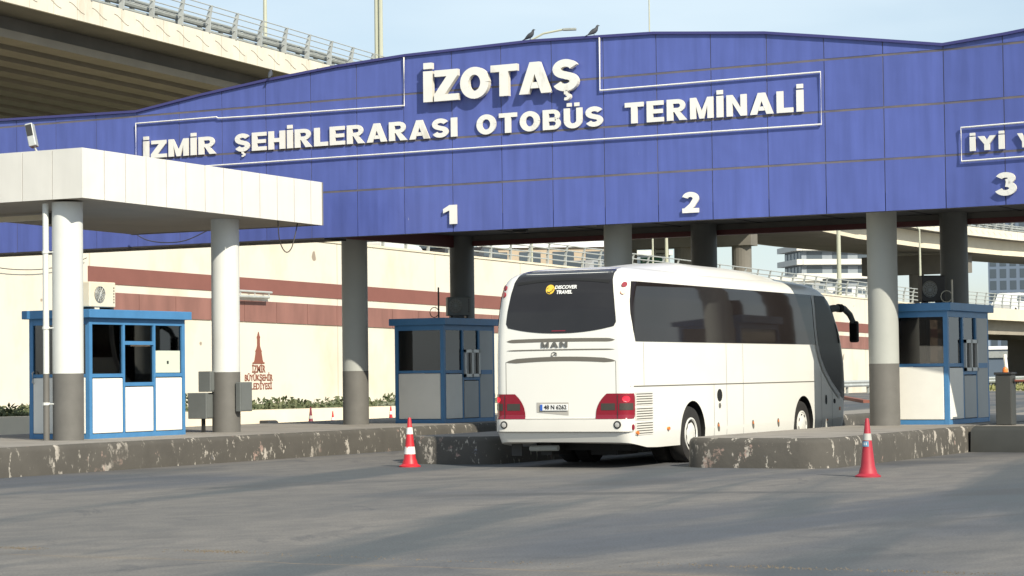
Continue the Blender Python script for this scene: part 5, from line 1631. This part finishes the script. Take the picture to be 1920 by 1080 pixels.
def car(name, label, x, y, z, rz, body, van=False, group='vehicles on the upper road'):
    root = thing(name, label, 'van' if van else 'car', (x, y, z), rz, group)
    L_, H_, w_ = (4.9, 2.05, .95) if van else (4.3, 1.45, .86)
    if van: prof_ = [(-2.4, .35), (2.4, .35), (2.45, .9), (2.2, 1.15), (1.5, 1.25), (.85, 1.95), (.5, 2.02), (-2.3, 2.02), (-2.42, 1.8)]
    else: prof_ = [(-2.1, .35), (2.1, .35), (2.12, .70), (1.9, .85), (1.0, .95), (.35, 1.42), (-1.1, 1.45), (-1.8, .98), (-2.1, .92)]
    g = MB(); g.prism(prof_, lambda a, b: (-w_, a, b), lambda a, b: (w_, a, b)); g.build('body', body, root, bevel=.06)
    z0_, z1_ = (1.25, 1.80) if van else (.98, 1.34)
    for sg in (-1, 1):
        for (a, b) in (((.15, 1.0), (-1.0, .0), ) if not van else ((.2, 1.1), (-.9, .1), (-2.1, -1.0))):
            g = MB(); xx = sg * (w_ + .004)
            sl = .32 if a > 0 else .0
            g.prism([(a, z0_), (b, z0_), (b - sl, z1_), (a, z1_)], lambda p, q: (xx, p, q), lambda p, q: (xx - sg * .02, p, q)); g.build('side_window', 'bld_glass', root)
    for v in (-1.35, 1.35):
        for sg in (-1, 1):
            g = MB(); g.lathe([(.2, sg * w_ - sg * .2), (.32, sg * w_ - sg * .2), (.32, sg * w_ + sg * .01), (.18, sg * w_ + sg * .02)], (0, v, .32), 20, ax='x'); g.build('wheel', 'tyre', root, smooth=True)
    g = MB(); rz_ = (1.3, 1.85) if van else (1.0, 1.36); yb_ = -2.44 if van else -1.72
    g.prism([(-.7, rz_[0]), (.7, rz_[0]), (.62, rz_[1]), (-.62, rz_[1])], lambda a, b: (a, yb_ - (0 if van else (1.36 - b) * .9), b), lambda a, b: (a, yb_ + .05 - (0 if van else (1.36 - b) * .9), b)); g.build('rear_window', 'bld_glass', root)
    return root
car('parked_van', 'white van behind the bridge railing at the right edge', -59.3, 204, 6.42, PI - .1, 'car_white', True)
car('car', 'white car behind the railing just left of the right big column', -58.5, 159.5, 6.25, .05, 'car_white')
car('car', 'silver car behind the railing above the coach front', -58.5, 151.5, 6.3, .05, 'car_silver')
car('car', 'dark car showing over the wall top midway between the first and second gateway columns', -57.5, 98.5, 6.9, .05, 'car_dark')
car('car', 'white car partly seen over the wall top right beside the first gateway column', -57.5, 92.5, 7.0, .05, 'car_white')
car('car', 'dark hatchback behind the railing just left of the second gateway column', -59.5, 105, 6.9, .05, 'car_dark')
car('car', 'silver car behind the railing just right of the second gateway column', -59.5, 118, 6.7, .05, 'car_silver')
car('car', 'white car on the exit road behind the guard rail at the right edge', -51, 184, 0, .3, 'car_white', group='vehicles on the exit road')

# loose gravel in the seam of the road
random.seed(11)
g = MB()
for (cx_, cy_, n_, wx) in ((-14.7, 16.9, 60, .35), (-12.6, 17.22, 110, .45), (-7.2, 17.42, 90, .9), (-5.9, 17.45, 60, .7), (-10, 17.1, 40, 2.2)):
    for i in range(n_ * 3):
        x = cx_ + random.gauss(0, wx * .5); y = cy_ + random.gauss(0, .07)
        r_ = random.uniform(.003, .011)
        u = [Vector((random.gauss(0, 1), random.gauss(0, 1), random.gauss(0, .6))).normalized() * r_ for _ in range(3)]
        a, b, c = Vector((r_, 0, 0)), Vector((-.4 * r_, r_, 0)), Vector((-.5 * r_, -r_ * .8, 0))
        top = Vector((random.uniform(-.3, .3) * r_, random.uniform(-.3, .3) * r_, r_ * random.uniform(.6, 1.1)))
        p = Vector((x, y, 0))
        ang = random.uniform(0, 6.28); m = Matrix.Rotation(ang, 3, 'Z')
        g.add([p + m @ a, p + m @ b, p + m @ c, p + m @ top], [(0, 1, 3), (1, 2, 3), (2, 0, 3), (0, 2, 1)])
tag(g.build('gravel', 'stone'), 'loose sandy gravel gathered along the seam in the road', 'gravel', kind='stuff')
